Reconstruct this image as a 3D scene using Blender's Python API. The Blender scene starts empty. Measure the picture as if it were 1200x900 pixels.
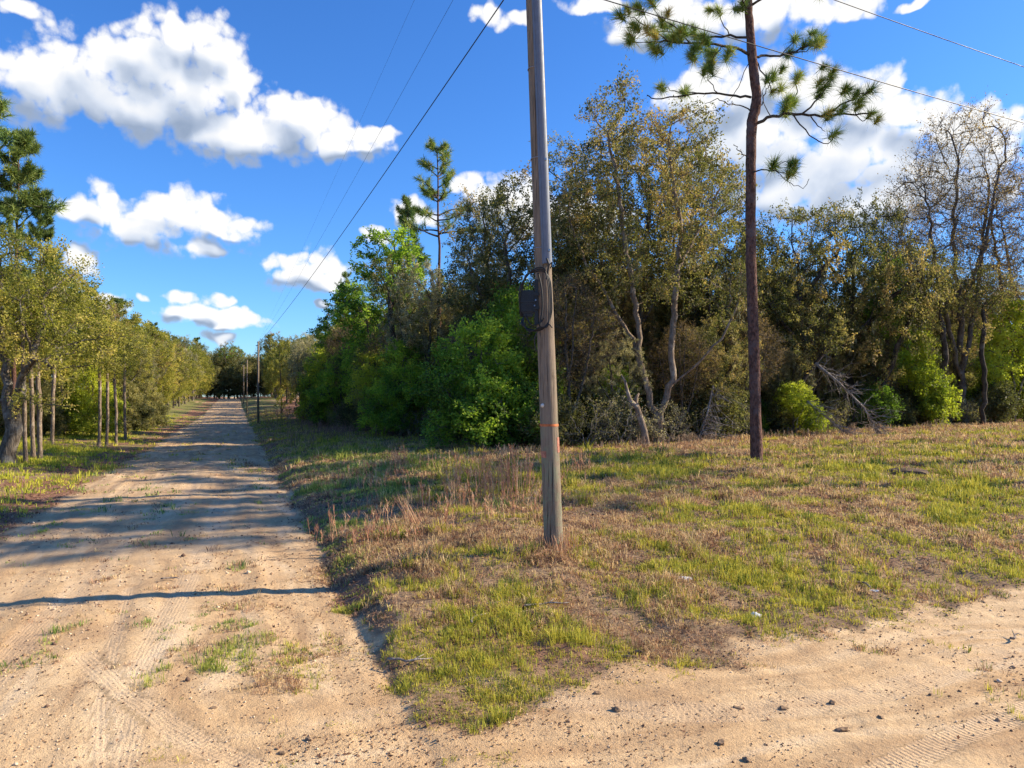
import bpy, math, random
import numpy as np
from mathutils import Vector
C = bpy.context.scene.collection
PI = math.pi
F = 860.0; HZ = 465.0; CAMZ = 2.0
SUN_AZ, SUN_EL = math.radians(79.0), math.radians(31.0)

# ------------------------------------------------------------------ noise
def _h2(ix, iy, s):
    n = (ix.astype(np.int64)*374761393 + iy.astype(np.int64)*668265263 + s*1442695041) & 0x7fffffff
    n = (n ^ (n >> 13))*1274126177 & 0x7fffffff
    n = (n ^ (n >> 16))*2246822519 & 0x7fffffff
    return ((n ^ (n >> 15)) & 0xffffff)/float(0xffffff)
def vnoise(x, y, s=0):
    x = np.asarray(x, float); y = np.asarray(y, float)
    ix = np.floor(x); iy = np.floor(y); fx = x-ix; fy = y-iy
    fx = fx*fx*(3-2*fx); fy = fy*fy*(3-2*fy)
    a = _h2(ix, iy, s); b = _h2(ix+1, iy, s); c = _h2(ix, iy+1, s); d = _h2(ix+1, iy+1, s)
    return (a*(1-fx)+b*fx)*(1-fy)+(c*(1-fx)+d*fx)*fy
def fbm(x, y, s=0, o=4):
    r = 0; a = .5; t = 0
    for k in range(o):
        r = r+a*vnoise(x, y, s+k*17); t += a; a *= .5; x = x*2.03+3.1; y = y*2.03+1.7
    return r/t
def sst(a, b, x):
    t = np.clip((np.asarray(x, float)-a)/(b-a), 0, 1); return t*t*(3-2*t)

# ------------------------------------------------------------------ terrain
SA, CA = math.sin(math.radians(-20.7)), math.cos(math.radians(-20.7))
def to_uv(x, y): return CA*x-SA*y, SA*x+CA*y
def to_xy(u, v): return CA*u+SA*v, -SA*u+CA*v
def H0(x, y):
    u, v = to_uv(x, y)
    ur = u-0.25*(fbm(v*.5, v*0+3.3, 5, 3)-.5)
    zr = np.interp(ur, [-400, -60, -9, -5.5, -4.3, -1.4, 1.25, 1.62, 4, 12, 30, 80, 500],
                   [.1, .1, -.12, -.40, -.46, -.40, -.43, -.24, 0, .15, .5, .9, 1.2])
    zv = np.interp(v, [-500, -14, -8, -3, 2, 5.5, 6.6, 9, 15, 30, 60], [.2, .2, -.2, -.42, -.38, -.42, -.36, -.04, .25, .9, 1.5])
    z = np.where(u > 1.0, np.minimum(zr, zv+0*u), zr)
    k = sst(-1, 1.5, u); zl = np.minimum(zr, np.where(u < -3, zv+.0, 9))
    z = z*k+np.where(u < -3, np.minimum(zl, zv), zr)*(1-k)
    z = z+1.9*sst(70, 230, v)
    return z
def H(x, y, fine=True):
    x = np.asarray(x, float); y = np.asarray(y, float)
    z = H0(x, y)
    r = roadmask(x, y)
    if fine:
        u, v = to_uv(x, y)
        d = np.hypot(x, y)
        n = (fbm(x*1.6, y*1.6, 9, 4)-.5)*.17*(1-.86*r)*np.clip(30/(d+5), 0, 1)
        n = n+(fbm(x*6, y*6, 19, 2)-.5)*.018
        rut = r*(fbm(u*3.2, v*.12, 23, 3)-.5)*.05*sst(4, 9, v)
        rut2 = r*(fbm(u*.15, v*3.0, 29, 3)-.5)*.05*(1-sst(4, 8, v))
        z = z+n+rut+rut2-track_depth(x, y)
    return z
def roadmask(x, y):
    u, v = to_uv(x, y)
    n1 = (fbm(x*.9, y*.9, 31, 4)-.5)*1.0
    n2 = (fbm(x*3.6, y*3.6, 37, 4)-.5)*.9
    # long road
    right = 1.22+(n1*.5+n2*.35)*sst(30, 8, v)+(n1*.5)*sst(8, 30, v)+.25*(fbm(v*.5, v*0+3.3, 5, 3)-.5)
    wid = sst(16, 6, v)*1.4
    left = -3.75-wid-(n1*.9+n2*.4)
    a = sst(.16, -.10, u-right)*sst(-.3, .3, u-left)
    # crossing road
    edge = 5.55+n1*.9+n2*.7+np.clip((u-1.5)*.05, 0, .35)-.5*sst(3.2, 1.2, u)+.45*sst(4, 8, u)
    edgel = 4.5-wid*0+n1
    b = np.where(u > -2, sst(.3, -.25, v-edge), sst(.3, -.25, v-edgel))*sst(-9.5, -8.8, v+n1)
    # far crossing
    c = sst(3.0, 2.4, np.abs(v-165+n1*2))
    return np.clip(np.maximum(np.maximum(a, b), c), 0, 1)
def px_ground(px, py):
    lo, hi = 1.5, 600.
    ax = (px-600)/F; az = -(py-HZ)/F
    prev = lo
    for Y in np.geomspace(1.5, 600, 900):
        if CAMZ+az*Y <= float(H0(np.array(ax*Y), np.array(Y))):
            return ax*Y, Y
    return ax*600, 600.
# tyre tracks (pixel polylines on the ground), half width, tread flag
TRK_PX = [([(1330, 770), (1200, 838), (1120, 868), (1040, 905), (960, 950)], .11, 1.0),
          ([(560, 795), (660, 822), (800, 838), (960, 826), (1200, 770), (1400, 730)], .16, .3),
          ([(100, 770), (150, 820), (210, 862), (310, 905), (420, 950)], .12, .6),
          ([(150, 690), (133, 760), (118, 830), (118, 905)], .07, .5),
          ([(240, 560), (150, 640), (40, 740), (-60, 850)], .16, .25),
          ([(290, 560), (230, 660), (165, 790), (130, 905)], .14, .2)]
def _poly():
    out = []
    for pts, w, t in TRK_PX:
        g = []
        for px, py in pts:
            Y = (CAMZ+.42)*F/(py-HZ); g.append(((px-600)/F*Y, Y))
        g = np.array(g); tt = np.linspace(0, len(g)-1, 40)
        k = np.arange(len(g))
        gx = np.interp(tt, k, g[:, 0]); gy = np.interp(tt, k, g[:, 1])
        for _ in range(3):
            gx[1:-1] = (gx[:-2]+2*gx[1:-1]+gx[2:])/4; gy[1:-1] = (gy[:-2]+2*gy[1:-1]+gy[2:])/4
        out.append((gx, gy, w, t))
    return out
TRK = _poly()
def track_info(x, y):
    shp = x.shape; x = x.ravel(); y = y.ravel()
    M = np.zeros(len(x)); S = np.zeros(len(x)); D = np.zeros(len(x)); T = np.zeros(len(x))
    near = np.where(np.hypot(x, y) < 22)[0]
    if len(near) == 0: return [a.reshape(shp) for a in (M, S, D, T)]
    X = x[near]; Yy = y[near]
    for gx, gy, w, tr in TRK:
        best = np.full(len(X), 1e9); bs = np.zeros(len(X)); sacc = 0
        for i in range(len(gx)-1):
            ax, ay = gx[i], gy[i]; dx, dy = gx[i+1]-ax, gy[i+1]-ay
            L = math.hypot(dx, dy)+1e-9
            t = np.clip(((X-ax)*dx+(Yy-ay)*dy)/(L*L), 0, 1)
            qx = X-(ax+t*dx); qy = Yy-(ay+t*dy)
            d = np.hypot(qx, qy); sg = np.sign(dx*qy-dy*qx)
            m = d < np.abs(best)
            best = np.where(m, d*np.where(sg == 0, 1, sg), best); bs = np.where(m, sacc+t*L, bs)
            sacc += L
        mk = sst(w*1.25, w*.9, np.abs(best))
        sel = mk > M[near]
        idx = near[sel]
        M[idx] = mk[sel]; S[idx] = bs[sel]; D[idx] = best[sel]; T[idx] = tr
    return [a.reshape(shp) for a in (M, S, D, T)]
def track_depth(x, y):
    M, S, D, T = track_info(np.asarray(x), np.asarray(y))
    return M*.006*(.5+T)

# ------------------------------------------------------------------ mesh helpers
def fast_mesh(name, V, loops, totals, attrs=None, mat=None, smooth=False, pattrs=None, mats=None, midx=None):
    me = bpy.data.meshes.new(name)
    V = np.asarray(V, np.float32); loops = np.asarray(loops, np.int32).ravel(); totals = np.asarray(totals, np.int32)
    me.vertices.add(len(V)); me.vertices.foreach_set('co', V.ravel())
    me.loops.add(len(loops)); me.loops.foreach_set('vertex_index', loops)
    me.polygons.add(len(totals))
    st = np.concatenate([[0], np.cumsum(totals)[:-1]]).astype(np.int32)
    me.polygons.foreach_set('loop_start', st)
    me.polygons.foreach_set('loop_total', totals)
    if smooth: me.polygons.foreach_set('use_smooth', np.ones(len(totals), bool))
    if attrs:
        for k, (dom, typ, a) in attrs.items():
            at = me.attributes.new(k, typ, dom)
            key = {'FLOAT': 'value', 'FLOAT_COLOR': 'color', 'FLOAT_VECTOR': 'vector'}[typ]
            at.data.foreach_set(key, np.asarray(a, np.float32).ravel())
    if mats:
        for m in mats: me.materials.append(m)
        me.polygons.foreach_set('material_index', np.asarray(midx, np.int32))
    elif mat: me.materials.append(mat)
    me.update(calc_edges=True)
    return me
class MB:
    """collects tubes, boxes, blobs for one mesh"""
    def __init__(s): s.v = []; s.f = []
    def tube(s, pts, rad, k=8, cap=True):
        pts = [Vector(p) for p in pts]; n = len(pts); b = len(s.v); up = Vector((.13, .21, 1)).normalized()
        prev = None
        for i, p in enumerate(pts):
            t = (pts[min(i+1, n-1)]-pts[max(i-1, 0)])
            t = t.normalized() if t.length > 1e-9 else Vector((0, 0, 1))
            if prev is None:
                a = t.cross(Vector((1, 0, 0)) if abs(t.x) < .9 else Vector((0, 1, 0))).normalized()
            else: a = (prev-t*prev.dot(t)); a = a.normalized() if a.length > 1e-6 else t.orthogonal().normalized()
            prev = a; c = t.cross(a)
            r = rad[i] if hasattr(rad, '__len__') else rad
            for j in range(k):
                q = 2*PI*j/k; s.v.append(p+(a*math.cos(q)+c*math.sin(q))*r)
        for i in range(n-1):
            for j in range(k):
                j2 = (j+1) % k
                s.f.append((b+i*k+j, b+i*k+j2, b+(i+1)*k+j2, b+(i+1)*k+j))
        if cap and k > 3:
            s.f.append(tuple(b+j for j in reversed(range(k)))); s.f.append(tuple(b+(n-1)*k+j for j in range(k)))
    def box(s, c, sz, rot=None, bev=0.0):
        b = len(s.v); hx, hy, hz = sz[0]/2, sz[1]/2, sz[2]/2
        if bev <= 0:
            P = [Vector((x*hx, y*hy, z*hz)) for z in (-1, 1) for y in (-1, 1) for x in (-1, 1)]
            Fc = [(0, 2, 3, 1), (4, 5, 7, 6), (0, 1, 5, 4), (2, 6, 7, 3), (0, 4, 6, 2), (1, 3, 7, 5)]
        else:
            P = []; Fc = []
            import bmesh
            bm = bmesh.new(); bmesh.ops.create_cube(bm, size=1)
            for v in bm.verts: v.co = Vector((v.co.x*sz[0], v.co.y*sz[1], v.co.z*sz[2]))
            bmesh.ops.bevel(bm, geom=bm.edges[:], offset=bev, segments=2, affect='EDGES')
            bm.verts.index_update()
            P = [v.co.copy() for v in bm.verts]; Fc = [tuple(v.index for v in f.verts) for f in bm.faces]; bm.free()
        c = Vector(c)
        for p in P:
            if rot: p = rot @ p
            s.v.append(p+c)
        s.f += [tuple(b+i for i in f) for f in Fc]
    def mesh(s, name, mat, smooth=False):
        me = bpy.data.meshes.new(name); me.from_pydata([tuple(p) for p in s.v], [], s.f)
        me.materials.append(mat)
        if smooth: me.polygons.foreach_set('use_smooth', [True]*len(me.polygons))
        me.update(); return me
    def build(s, name, mat, parent=None, smooth=False):
        return link(name, s.mesh(name, mat, smooth), parent)
def link(name, me, parent=None):
    o = bpy.data.objects.new(name, me); C.objects.link(o); o.parent = parent; return o
def tag(o, label=None, cat=None, group=None, kind=None):
    if label: o['label'] = label
    if cat: o['category'] = cat
    if group: o['group'] = group
    if kind: o['kind'] = kind
    return o
def empty(name, loc, label, cat, group=None, rz=0, sc=1):
    o = bpy.data.objects.new(name, None); C.objects.link(o); o.location = loc; o.rotation_euler = (0, 0, rz)
    o.scale = (sc, sc, sc) if not hasattr(sc, '__len__') else sc
    o.empty_display_size = .3
    return tag(o, label, cat, group)

# ------------------------------------------------------------------ materials
class NT:
    def __init__(s, nt): s.nt = nt; s.n = nt.nodes; s.l = nt.links
    def add(s, t, **k):
        n = s.n.new(t)
        for a, b in k.items(): setattr(n, a, b)
        return n
    def put(s, sock, v):
        if isinstance(v, bpy.types.NodeSocket): s.l.new(v, sock)
        elif v is not None: sock.default_value = v
    def math(s, op, a, b=None, c=None, clamp=False):
        n = s.add('ShaderNodeMath', operation=op); n.use_clamp = clamp
        s.put(n.inputs[0], a)
        if b is not None: s.put(n.inputs[1], b)
        if c is not None: s.put(n.inputs[2], c)
        return n.outputs[0]
    def vm(s, op, a, b=None, out=0):
        n = s.add('ShaderNodeVectorMath', operation=op); s.put(n.inputs[0], a)
        if b is not None: s.put(n.inputs[1], b)
        return n.outputs[out]
    def mix(s, f, a, b, blend='MIX'):
        n = s.add('ShaderNodeMix', data_type='RGBA', blend_type=blend)
        s.put(n.inputs[0], f); s.put(n.inputs[6], c4(a)); s.put(n.inputs[7], c4(b)); return n.outputs[2]
    def noise(s, vec, scale, detail=4, rough=.55, dist=0, out=0, dim='3D'):
        n = s.add('ShaderNodeTexNoise', noise_dimensions=dim); s.put(n.inputs['Vector'], vec); n.inputs['Scale'].default_value = scale
        n.inputs['Detail'].default_value = detail; n.inputs['Roughness'].default_value = rough; n.inputs['Distortion'].default_value = dist
        return n.outputs[out]
    def ramp(s, f, stops):
        n = s.add('ShaderNodeValToRGB'); s.put(n.inputs[0], f); e = n.color_ramp.elements
        while len(e) < len(stops): e.new(.5)
        for i, (p, c) in enumerate(stops): e[i].position = p; e[i].color = c4(c)
        return n.outputs[0]
    def mr(s, v, a, b, c=0, d=1, smooth=False):
        n = s.add('ShaderNodeMapRange'); n.interpolation_type = 'SMOOTHSTEP' if smooth else 'LINEAR'
        for i, q in enumerate((v, a, b, c, d)): s.put(n.inputs[i], q)
        return n.outputs[0]
    def attr(s, name, out='Fac'):
        n = s.add('ShaderNodeAttribute'); n.attribute_name = name; return n.outputs[out]
def c4(c):
    if isinstance(c, bpy.types.NodeSocket): return c
    if isinstance(c, (int, float)): return (c, c, c, 1)
    return tuple(c) if len(c) == 4 else (*c, 1)
def newmat(name):
    m = bpy.data.materials.new(name); m.use_nodes = True; m.node_tree.nodes.clear()
    T = NT(m.node_tree); o = T.add('ShaderNodeOutputMaterial'); return m, T, o
def principled(T, o, col, rough=.8, bump=None, bstr=.3, bdist=.02, spec=.3, metal=0):
    p = T.add('ShaderNodeBsdfPrincipled'); T.put(p.inputs['Base Color'], c4(col)); T.put(p.inputs['Roughness'], rough)
    p.inputs['Specular IOR Level'].default_value = spec; p.inputs['Metallic'].default_value = metal
    if bump is not None:
        b = T.add('ShaderNodeBump'); b.inputs['Strength'].default_value = bstr; b.inputs['Distance'].default_value = bdist
        T.put(b.inputs['Height'], bump); T.l.new(b.outputs[0], p.inputs['Normal'])
    T.l.new(p.outputs[0], o.inputs[0]); return p
def leaf_mat(name, stops, trans=.48):
    m, T, o = newmat(name)
    rnd = T.add('ShaderNodeObjectInfo').outputs['Random']
    t = T.math('ADD', T.attr('tint'), T.math('MULTIPLY', T.math('SUBTRACT', rnd, .5), .14), clamp=True)
    stops = [(p, tuple(min(.62, v*1.75) for v in c)) for p, c in stops]
    col = T.ramp(t, stops)
    d = T.add('ShaderNodeBsdfPrincipled'); T.put(d.inputs['Base Color'], col); d.inputs['Roughness'].default_value = .55
    d.inputs['Specular IOR Level'].default_value = .25
    tr = T.add('ShaderNodeBsdfTranslucent'); T.put(tr.inputs[0], T.mix(1, col, (1.15, 1.25, .75), 'MULTIPLY'))
    mx = T.add('ShaderNodeMixShader'); mx.inputs[0].default_value = trans
    T.l.new(d.outputs[0], mx.inputs[1]); T.l.new(tr.outputs[0], mx.inputs[2]); T.l.new(mx.outputs[0], o.inputs[0])
    return m
def bark_mat(name, c1, c2, c3, sc=6, plates=False):
    m, T, o = newmat(name)
    tc = T.add('ShaderNodeTexCoord').outputs['Object']
    mp = T.add('ShaderNodeMapping'); T.l.new(tc, mp.inputs[0]); mp.inputs['Scale'].default_value = (1, 1, .28 if not plates else .5)
    n1 = T.noise(mp.outputs[0], sc*2.2, 6, .65); n2 = T.noise(tc, sc*.35, 4, .6)
    vo = T.add('ShaderNodeTexVoronoi'); T.l.new(mp.outputs[0], vo.inputs['Vector']); vo.inputs['Scale'].default_value = sc*3.2
    cr = T.math('MULTIPLY', T.mr(vo.outputs['Distance'], .0, .6, 0, 1), n1)
    col = T.mix(T.mr(n1, .35, .65), c1, c2)
    col = T.mix(T.mr(n2, .52, .66), col, c3)
    principled(T, o, col, .92, T.math('ADD', n1, cr), .7, .04, .15)
    return m
M = {}
M['oak_bark'] = bark_mat('oak_bark', (.055, .042, .032), (.17, .14, .11), (.26, .235, .20))
M['pale_bark'] = bark_mat('pale_bark', (.12, .085, .06), (.31, .235, .175), (.40, .33, .26))
M['dark_bark'] = bark_mat('dark_bark', (.03, .023, .018), (.09, .07, .055), (.14, .12, .10))
M['pine_bark'] = bark_mat('pine_bark', (.055, .028, .022), (.20, .105, .08), (.15, .10, .09), 7, True)
M['bare_bark'] = bark_mat('bare_bark', (.07, .055, .045), (.17, .135, .11), (.22, .19, .16))
M['grey_twig'] = bark_mat('grey_twig', (.16, .13, .11), (.34, .29, .25), (.40, .36, .32))
M['olive_leaf'] = leaf_mat('olive_leaf', [(0, (.035, .040, .013)), (.4, (.10, .095, .033)), (.72, (.18, .15, .06)), (1, (.28, .19, .085))])
M['brown_leaf'] = leaf_mat('brown_leaf', [(0, (.06, .045, .022)), (.5, (.16, .105, .048)), (1, (.28, .185, .09))])
M['green_leaf'] = leaf_mat('green_leaf', [(0, (.045, .075, .013)), (.5, (.12, .19, .022)), (1, (.28, .34, .04))], .5)
M['yellow_leaf'] = leaf_mat('yellow_leaf', [(0, (.10, .13, .015)), (.5, (.27, .29, .03)), (1, (.42, .40, .05))], .5)
M['gold_leaf'] = leaf_mat('gold_leaf', [(0, (.07, .075, .012)), (.4, (.19, .18, .032)), (.75, (.30, .255, .06)), (1, (.38, .27, .09))])
M['dark_leaf'] = leaf_mat('dark_leaf', [(0, (.05, .052, .022)), (.5, (.12, .115, .045)), (1, (.26, .225, .095))])
M['moss_leaf'] = leaf_mat('moss_leaf', [(0, (.09, .08, .05)), (.5, (.20, .18, .11)), (1, (.34, .29, .19))])
M['needle'] = leaf_mat('needle', [(0, (.03, .065, .02)), (.5, (.085, .135, .03)), (.85, (.22, .25, .05)), (1, (.34, .26, .08))], .2)
M['needle_far'] = leaf_mat('needle_far', [(0, (.035, .055, .018)), (.5, (.085, .12, .028)), (1, (.19, .20, .045))], .2)

LM = 5.2; WOB = .045
# ------------------------------------------------------------------ tree growing
def grow(rng, stems, blobs, natt, D=.35, dk=.7, jit=.25, maxn=3500, lift=.12, iters=170, shell=.45):
    P = []; par = []
    for st in stems:
        st = [np.array(p, float) for p in st]
        base = -1
        if P:
            A = np.array(P); d = np.linalg.norm(A-st[0], axis=1); base = int(np.argmin(d))
        pts = []
        for a, b in zip(st[:-1], st[1:]):
            n = max(1, int(np.linalg.norm(b-a)/D))
            for k in range(n): pts.append(a+(b-a)*k/n)
        pts.append(st[-1])
        for i, p in enumerate(pts):
            if i == 0 and base >= 0: continue
            P.append(p+(rng.normal(0, WOB, 3) if i else 0)); par.append(base if (i == 0 or (i == 1 and base >= 0)) else len(P)-2)
    vol = np.array([b[3]*b[4]*b[5] for b in blobs]); cnt = (natt*vol/vol.sum()).astype(int)
    AT = []
    for b, c in zip(blobs, cnt):
        q = rng.normal(0, 1, (c, 3)); q /= np.linalg.norm(q, axis=1)[:, None]
        q *= (shell+(1-shell)*rng.random((c, 1)))**.6
        AT.append(q*np.array(b[3:6])+np.array(b[:3]))
    AT = np.concatenate(AT)
    PA = np.array(P)
    d2 = ((AT[:, None, :]-PA[None])**2).sum(2); nd = d2.min(1); ni = d2.argmin(1)
    alive = np.ones(len(AT), bool)
    for it in range(iters):
        if not alive.any() or len(P) > maxn: break
        idx = np.where(alive)[0]
        PA = np.array(P)
        dirs = AT[idx]-PA[ni[idx]]; dirs /= (np.linalg.norm(dirs, axis=1)[:, None]+1e-9)
        acc = {}
        u, inv = np.unique(ni[idx], return_inverse=True)
        S = np.zeros((len(u), 3)); np.add.at(S, inv, dirs)
        S /= (np.linalg.norm(S, axis=1)[:, None]+1e-9)
        S += rng.normal(0, jit, S.shape); S[:, 2] += lift
        S /= (np.linalg.norm(S, axis=1)[:, None]+1e-9)
        new = PA[u]+S*D
        s0 = len(P)
        for k in range(len(u)): P.append(new[k]); par.append(int(u[k]))
        dd = ((AT[idx][:, None, :]-new[None])**2).sum(2); m = dd.min(1); mi = dd.argmin(1)+s0
        up = m < nd[idx]; nd[idx[up]] = m[up]; ni[idx[up]] = mi[up]
        kill = idx[nd[idx] < dk*dk]; alive[kill] = False
    return np.array(P), np.array(par)
def radii(P, par, rt, tip, minp=1.6):
    n = len(P); tips = np.ones(n); has = np.zeros(n, bool)
    has[par[par >= 0]] = True
    N = max(2, (~has).sum()); p = math.log(N)/math.log(rt/tip); p = max(minp, p)
    R = np.zeros(n)
    for i in range(n-1, -1, -1):
        if R[i] == 0: R[i] = tip**p
        if par[i] >= 0: R[par[i]] += R[i]
    R = R**(1/p)
    R *= np.where(R > tip*3, rt/max(R[0], 1e-6), 1) if R[0] > 0 else 1
    return np.maximum(R, tip)
def chains(P, par, R):
    n = len(P); ch = [[] for _ in range(n)]; roots = []
    for i in range(n):
        (ch[par[i]] if par[i] >= 0 else roots).append(i)
    out = []; stack = [(r, None) for r in roots]
    while stack:
        i, pre = stack.pop(); c = [] if pre is None else [pre]
        while True:
            c.append(i)
            k = ch[i]
            if not k: break
            k = sorted(k, key=lambda q: -R[q])
            for q in k[1:]: stack.append((q, i))
            i = k[0]
        if len(c) > 1: out.append(c)
    return out
def tree_meshes(name, seed, stems, blobs, natt, rt, bark, leaf, tip=.011, D=.35, dk=.7, jit=.25, lift=.12, nl=6, twigs=2,
                L=.11, W=.055, tw=.45, droop=.0, maxn=3500, flare=True, bare=.0, tintbias=0., thin=.035, moss=0, shell=.45, tbase=None):
    rng = np.random.default_rng(seed)
    P, par = grow(rng, stems, blobs, natt, D, dk, jit, maxn, lift, shell=shell)
    R = radii(P, par, rt, tip)
    big, small = MB(), MB()
    z0 = P[0][2]
    for c in chains(P, par, R):
        pts = [P[i] for i in c]; r = [R[i] for i in c]
        if len(c) > 1 and r[0] > r[1]*1.6: r[0] = r[1]*1.15
        if flare and c[0] == 0:
            for q in range(len(pts)):
                hz = pts[q][2]-z0
                if hz < .6: r[q] *= 1+.55*(1-hz/.6)**2
            pts[0] = pts[0]-np.array([0, 0, .35])
        mxr = max(r)
        if mxr > .10: big.tube(pts, r, 9, False)
        elif mxr > thin: big.tube(pts, r, 6, False)
        else: small.tube(pts, r, 3, False)
    out = {'trunk': big.mesh('trunk', bark, True)}
    # twigs + leaves
    thinn = np.where((R < tip*2.6) & (np.arange(len(P)) > 3))[0]
    rep = np.repeat(thinn, twigs); pr = par[rep]; pr = np.where(pr < 0, rep, pr)
    base = P[rep]; dirv = P[rep]-P[pr]; dirv /= (np.linalg.norm(dirv, axis=1)[:, None]+1e-9)
    dv = dirv*.8+rng.normal(0, .55, dirv.shape); dv[:, 2] += .1-droop; dv /= np.linalg.norm(dv, axis=1)[:, None]
    ln = tw*(.5+rng.random(len(rep)))
    tipv = base+dv*ln[:, None]
    # small branches as tubes + twigs as thin 3 sided spikes
    sm = small.mesh('b', bark, False)
    nv = len(sm.vertices); co = np.zeros(nv*3, np.float32); sm.vertices.foreach_get('co', co)
    lp = np.zeros(len(sm.loops), np.int32); sm.loops.foreach_get('vertex_index', lp)
    tot = np.zeros(len(sm.polygons), np.int32); sm.polygons.foreach_get('loop_total', tot)
    o1 = np.cross(dv, rng.normal(0, 1, dv.shape)); o1 /= (np.linalg.norm(o1, axis=1)[:, None]+1e-9); o2 = np.cross(dv, o1)
    w = tip*.75
    q = np.stack([base+o1*w, base-o1*w*.5+o2*w*.87, base-o1*w*.5-o2*w*.87, tipv], 1).reshape(-1, 3)
    k = np.arange(len(rep))[:, None]*4+nv
    fl = np.concatenate([k+0, k+1, k+3, k+1, k+2, k+3, k+2, k+0, k+3], 1).ravel()
    V = np.concatenate([co.reshape(-1, 3), q]); LL = np.concatenate([lp, fl]); TT = np.concatenate([tot, np.full(len(rep)*3, 3, np.int32)])
    bpy.data.meshes.remove(sm)
    out['branches'] = fast_mesh('branches', V, LL, TT, mat=bark)
    keep = rng.random(len(rep)) > bare
    b2, d2, l2 = base[keep], dv[keep], ln[keep]
    nl = int(round(nl*LM))
    if nl > 0 and len(b2):
        cc = np.repeat(np.arange(len(b2)), nl); t = rng.random(len(cc))*.95+.1
        c = b2[cc]+d2[cc]*(l2[cc]*t)[:, None]+rng.normal(0, .075, (len(cc), 3))
        out['crown'] = leaf_mesh('crown', rng, c, d2[cc], L*.88, W*.92, leaf, tintbias, droop)
    if moss:
        out['moss'] = moss_mesh(rng, P, R, moss)
    return out
def leaf_mesh(nm, rng, c, dirs, L, W, mat, tintbias=0., droop=0.):
    n = len(c)
    a = dirs*.5+rng.normal(0, .7, (n, 3)); a[:, 2] -= droop; a /= np.linalg.norm(a, axis=1)[:, None]
    b = np.cross(a, rng.normal(0, 1, (n, 3))+np.array([0, 0, .8])); b /= (np.linalg.norm(b, axis=1)[:, None]+1e-9)
    l = (L*(.6+.8*rng.random(n)))[:, None]; w = (W*(.6+.8*rng.random(n)))[:, None]
    V = np.stack([c, c+a*l*.45+b*w*.5, c+a*l, c+a*l*.45-b*w*.5], 1).reshape(-1, 3)
    lp = np.arange(n*4); tot = np.full(n, 4)
    cl = fbm(c[:, 0]*.8+c[:, 2]*.37, c[:, 1]*.8+c[:, 2]*.71, 3, 3)
    tint = np.clip((cl-.5)*1.9+.5+rng.normal(0, .17, n)+tintbias, 0, 1)
    return fast_mesh(nm, V, lp, tot, {'tint': ('FACE', 'FLOAT', tint)}, mat)
def moss_mesh(rng, P, R, n):
    cand = np.where((R > .012) & (R < .07) & (P[:, 2] > P[:, 2].max()*.3))[0]
    s = rng.choice(cand, n)
    vs = []; tn = []
    for i in s:
        m = 26; ln = .3+rng.random()*.7
        o = P[i]+rng.normal(0, .07, (m, 3)); o[:, 2] -= rng.random(m)*ln*.7
        d = rng.normal(0, .22, (m, 3)); d[:, 2] = -1
        vs.append((o, d)); tn.append(np.full(m, ln))
    c = np.concatenate([a for a, b in vs]); d = np.concatenate([b for a, b in vs])
    d /= np.linalg.norm(d, axis=1)[:, None]
    k = len(c); b = np.cross(d, rng.normal(0, 1, (k, 3))); b /= np.linalg.norm(b, axis=1)[:, None]
    l = (.14+.2*rng.random(k))[:, None]; w = .012+.014*rng.random(k)[:, None]
    V = np.stack([c-b*w, c+b*w, c+d*l], 1).reshape(-1, 3)
    return fast_mesh('moss', V, np.arange(k*3), np.full(k, 3), {'tint': ('FACE', 'FLOAT', rng.random(k))}, M['moss_leaf'])
def needles(rng, tufts, mat, n=70, L=.26, W=.012, tint=.45, tail=.45):
    """tufts: list of (pos, dir, size)"""
    Vs = []; Ts = []
    for pos, d, s in tufts:
        d = np.array(d, float); d /= np.linalg.norm(d)+1e-9
        back = rng.random(n)[:, None]*tail*s
        o = np.array(pos)-d*back
        a = d*(.30+.9*rng.random((n, 1)))+rng.normal(0, .62, (n, 3)); a[:, 2] += .05; a /= np.linalg.norm(a, axis=1)[:, None]
        l = (L*s*(.7+.45*rng.random((n, 1))))
        b = np.cross(a, rng.normal(0, 1, (n, 3))); b /= np.linalg.norm(b, axis=1)[:, None]
        tipp = o+a*l; tipp[:, 2] -= .10*l[:, 0]
        Vs.append(np.stack([o-b*W*.5, o+b*W*.5, tipp], 1).reshape(-1, 3))
        Ts.append(np.clip(tint+rng.normal(0, .16)+rng.normal(0, .13, n), 0, 1))
    V = np.concatenate(Vs); T_ = np.concatenate(Ts); k = len(T_)
    return fast_mesh('crown', V, np.arange(k*3), np.full(k, 3), {'tint': ('FACE', 'FLOAT', T_)}, mat)
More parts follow.
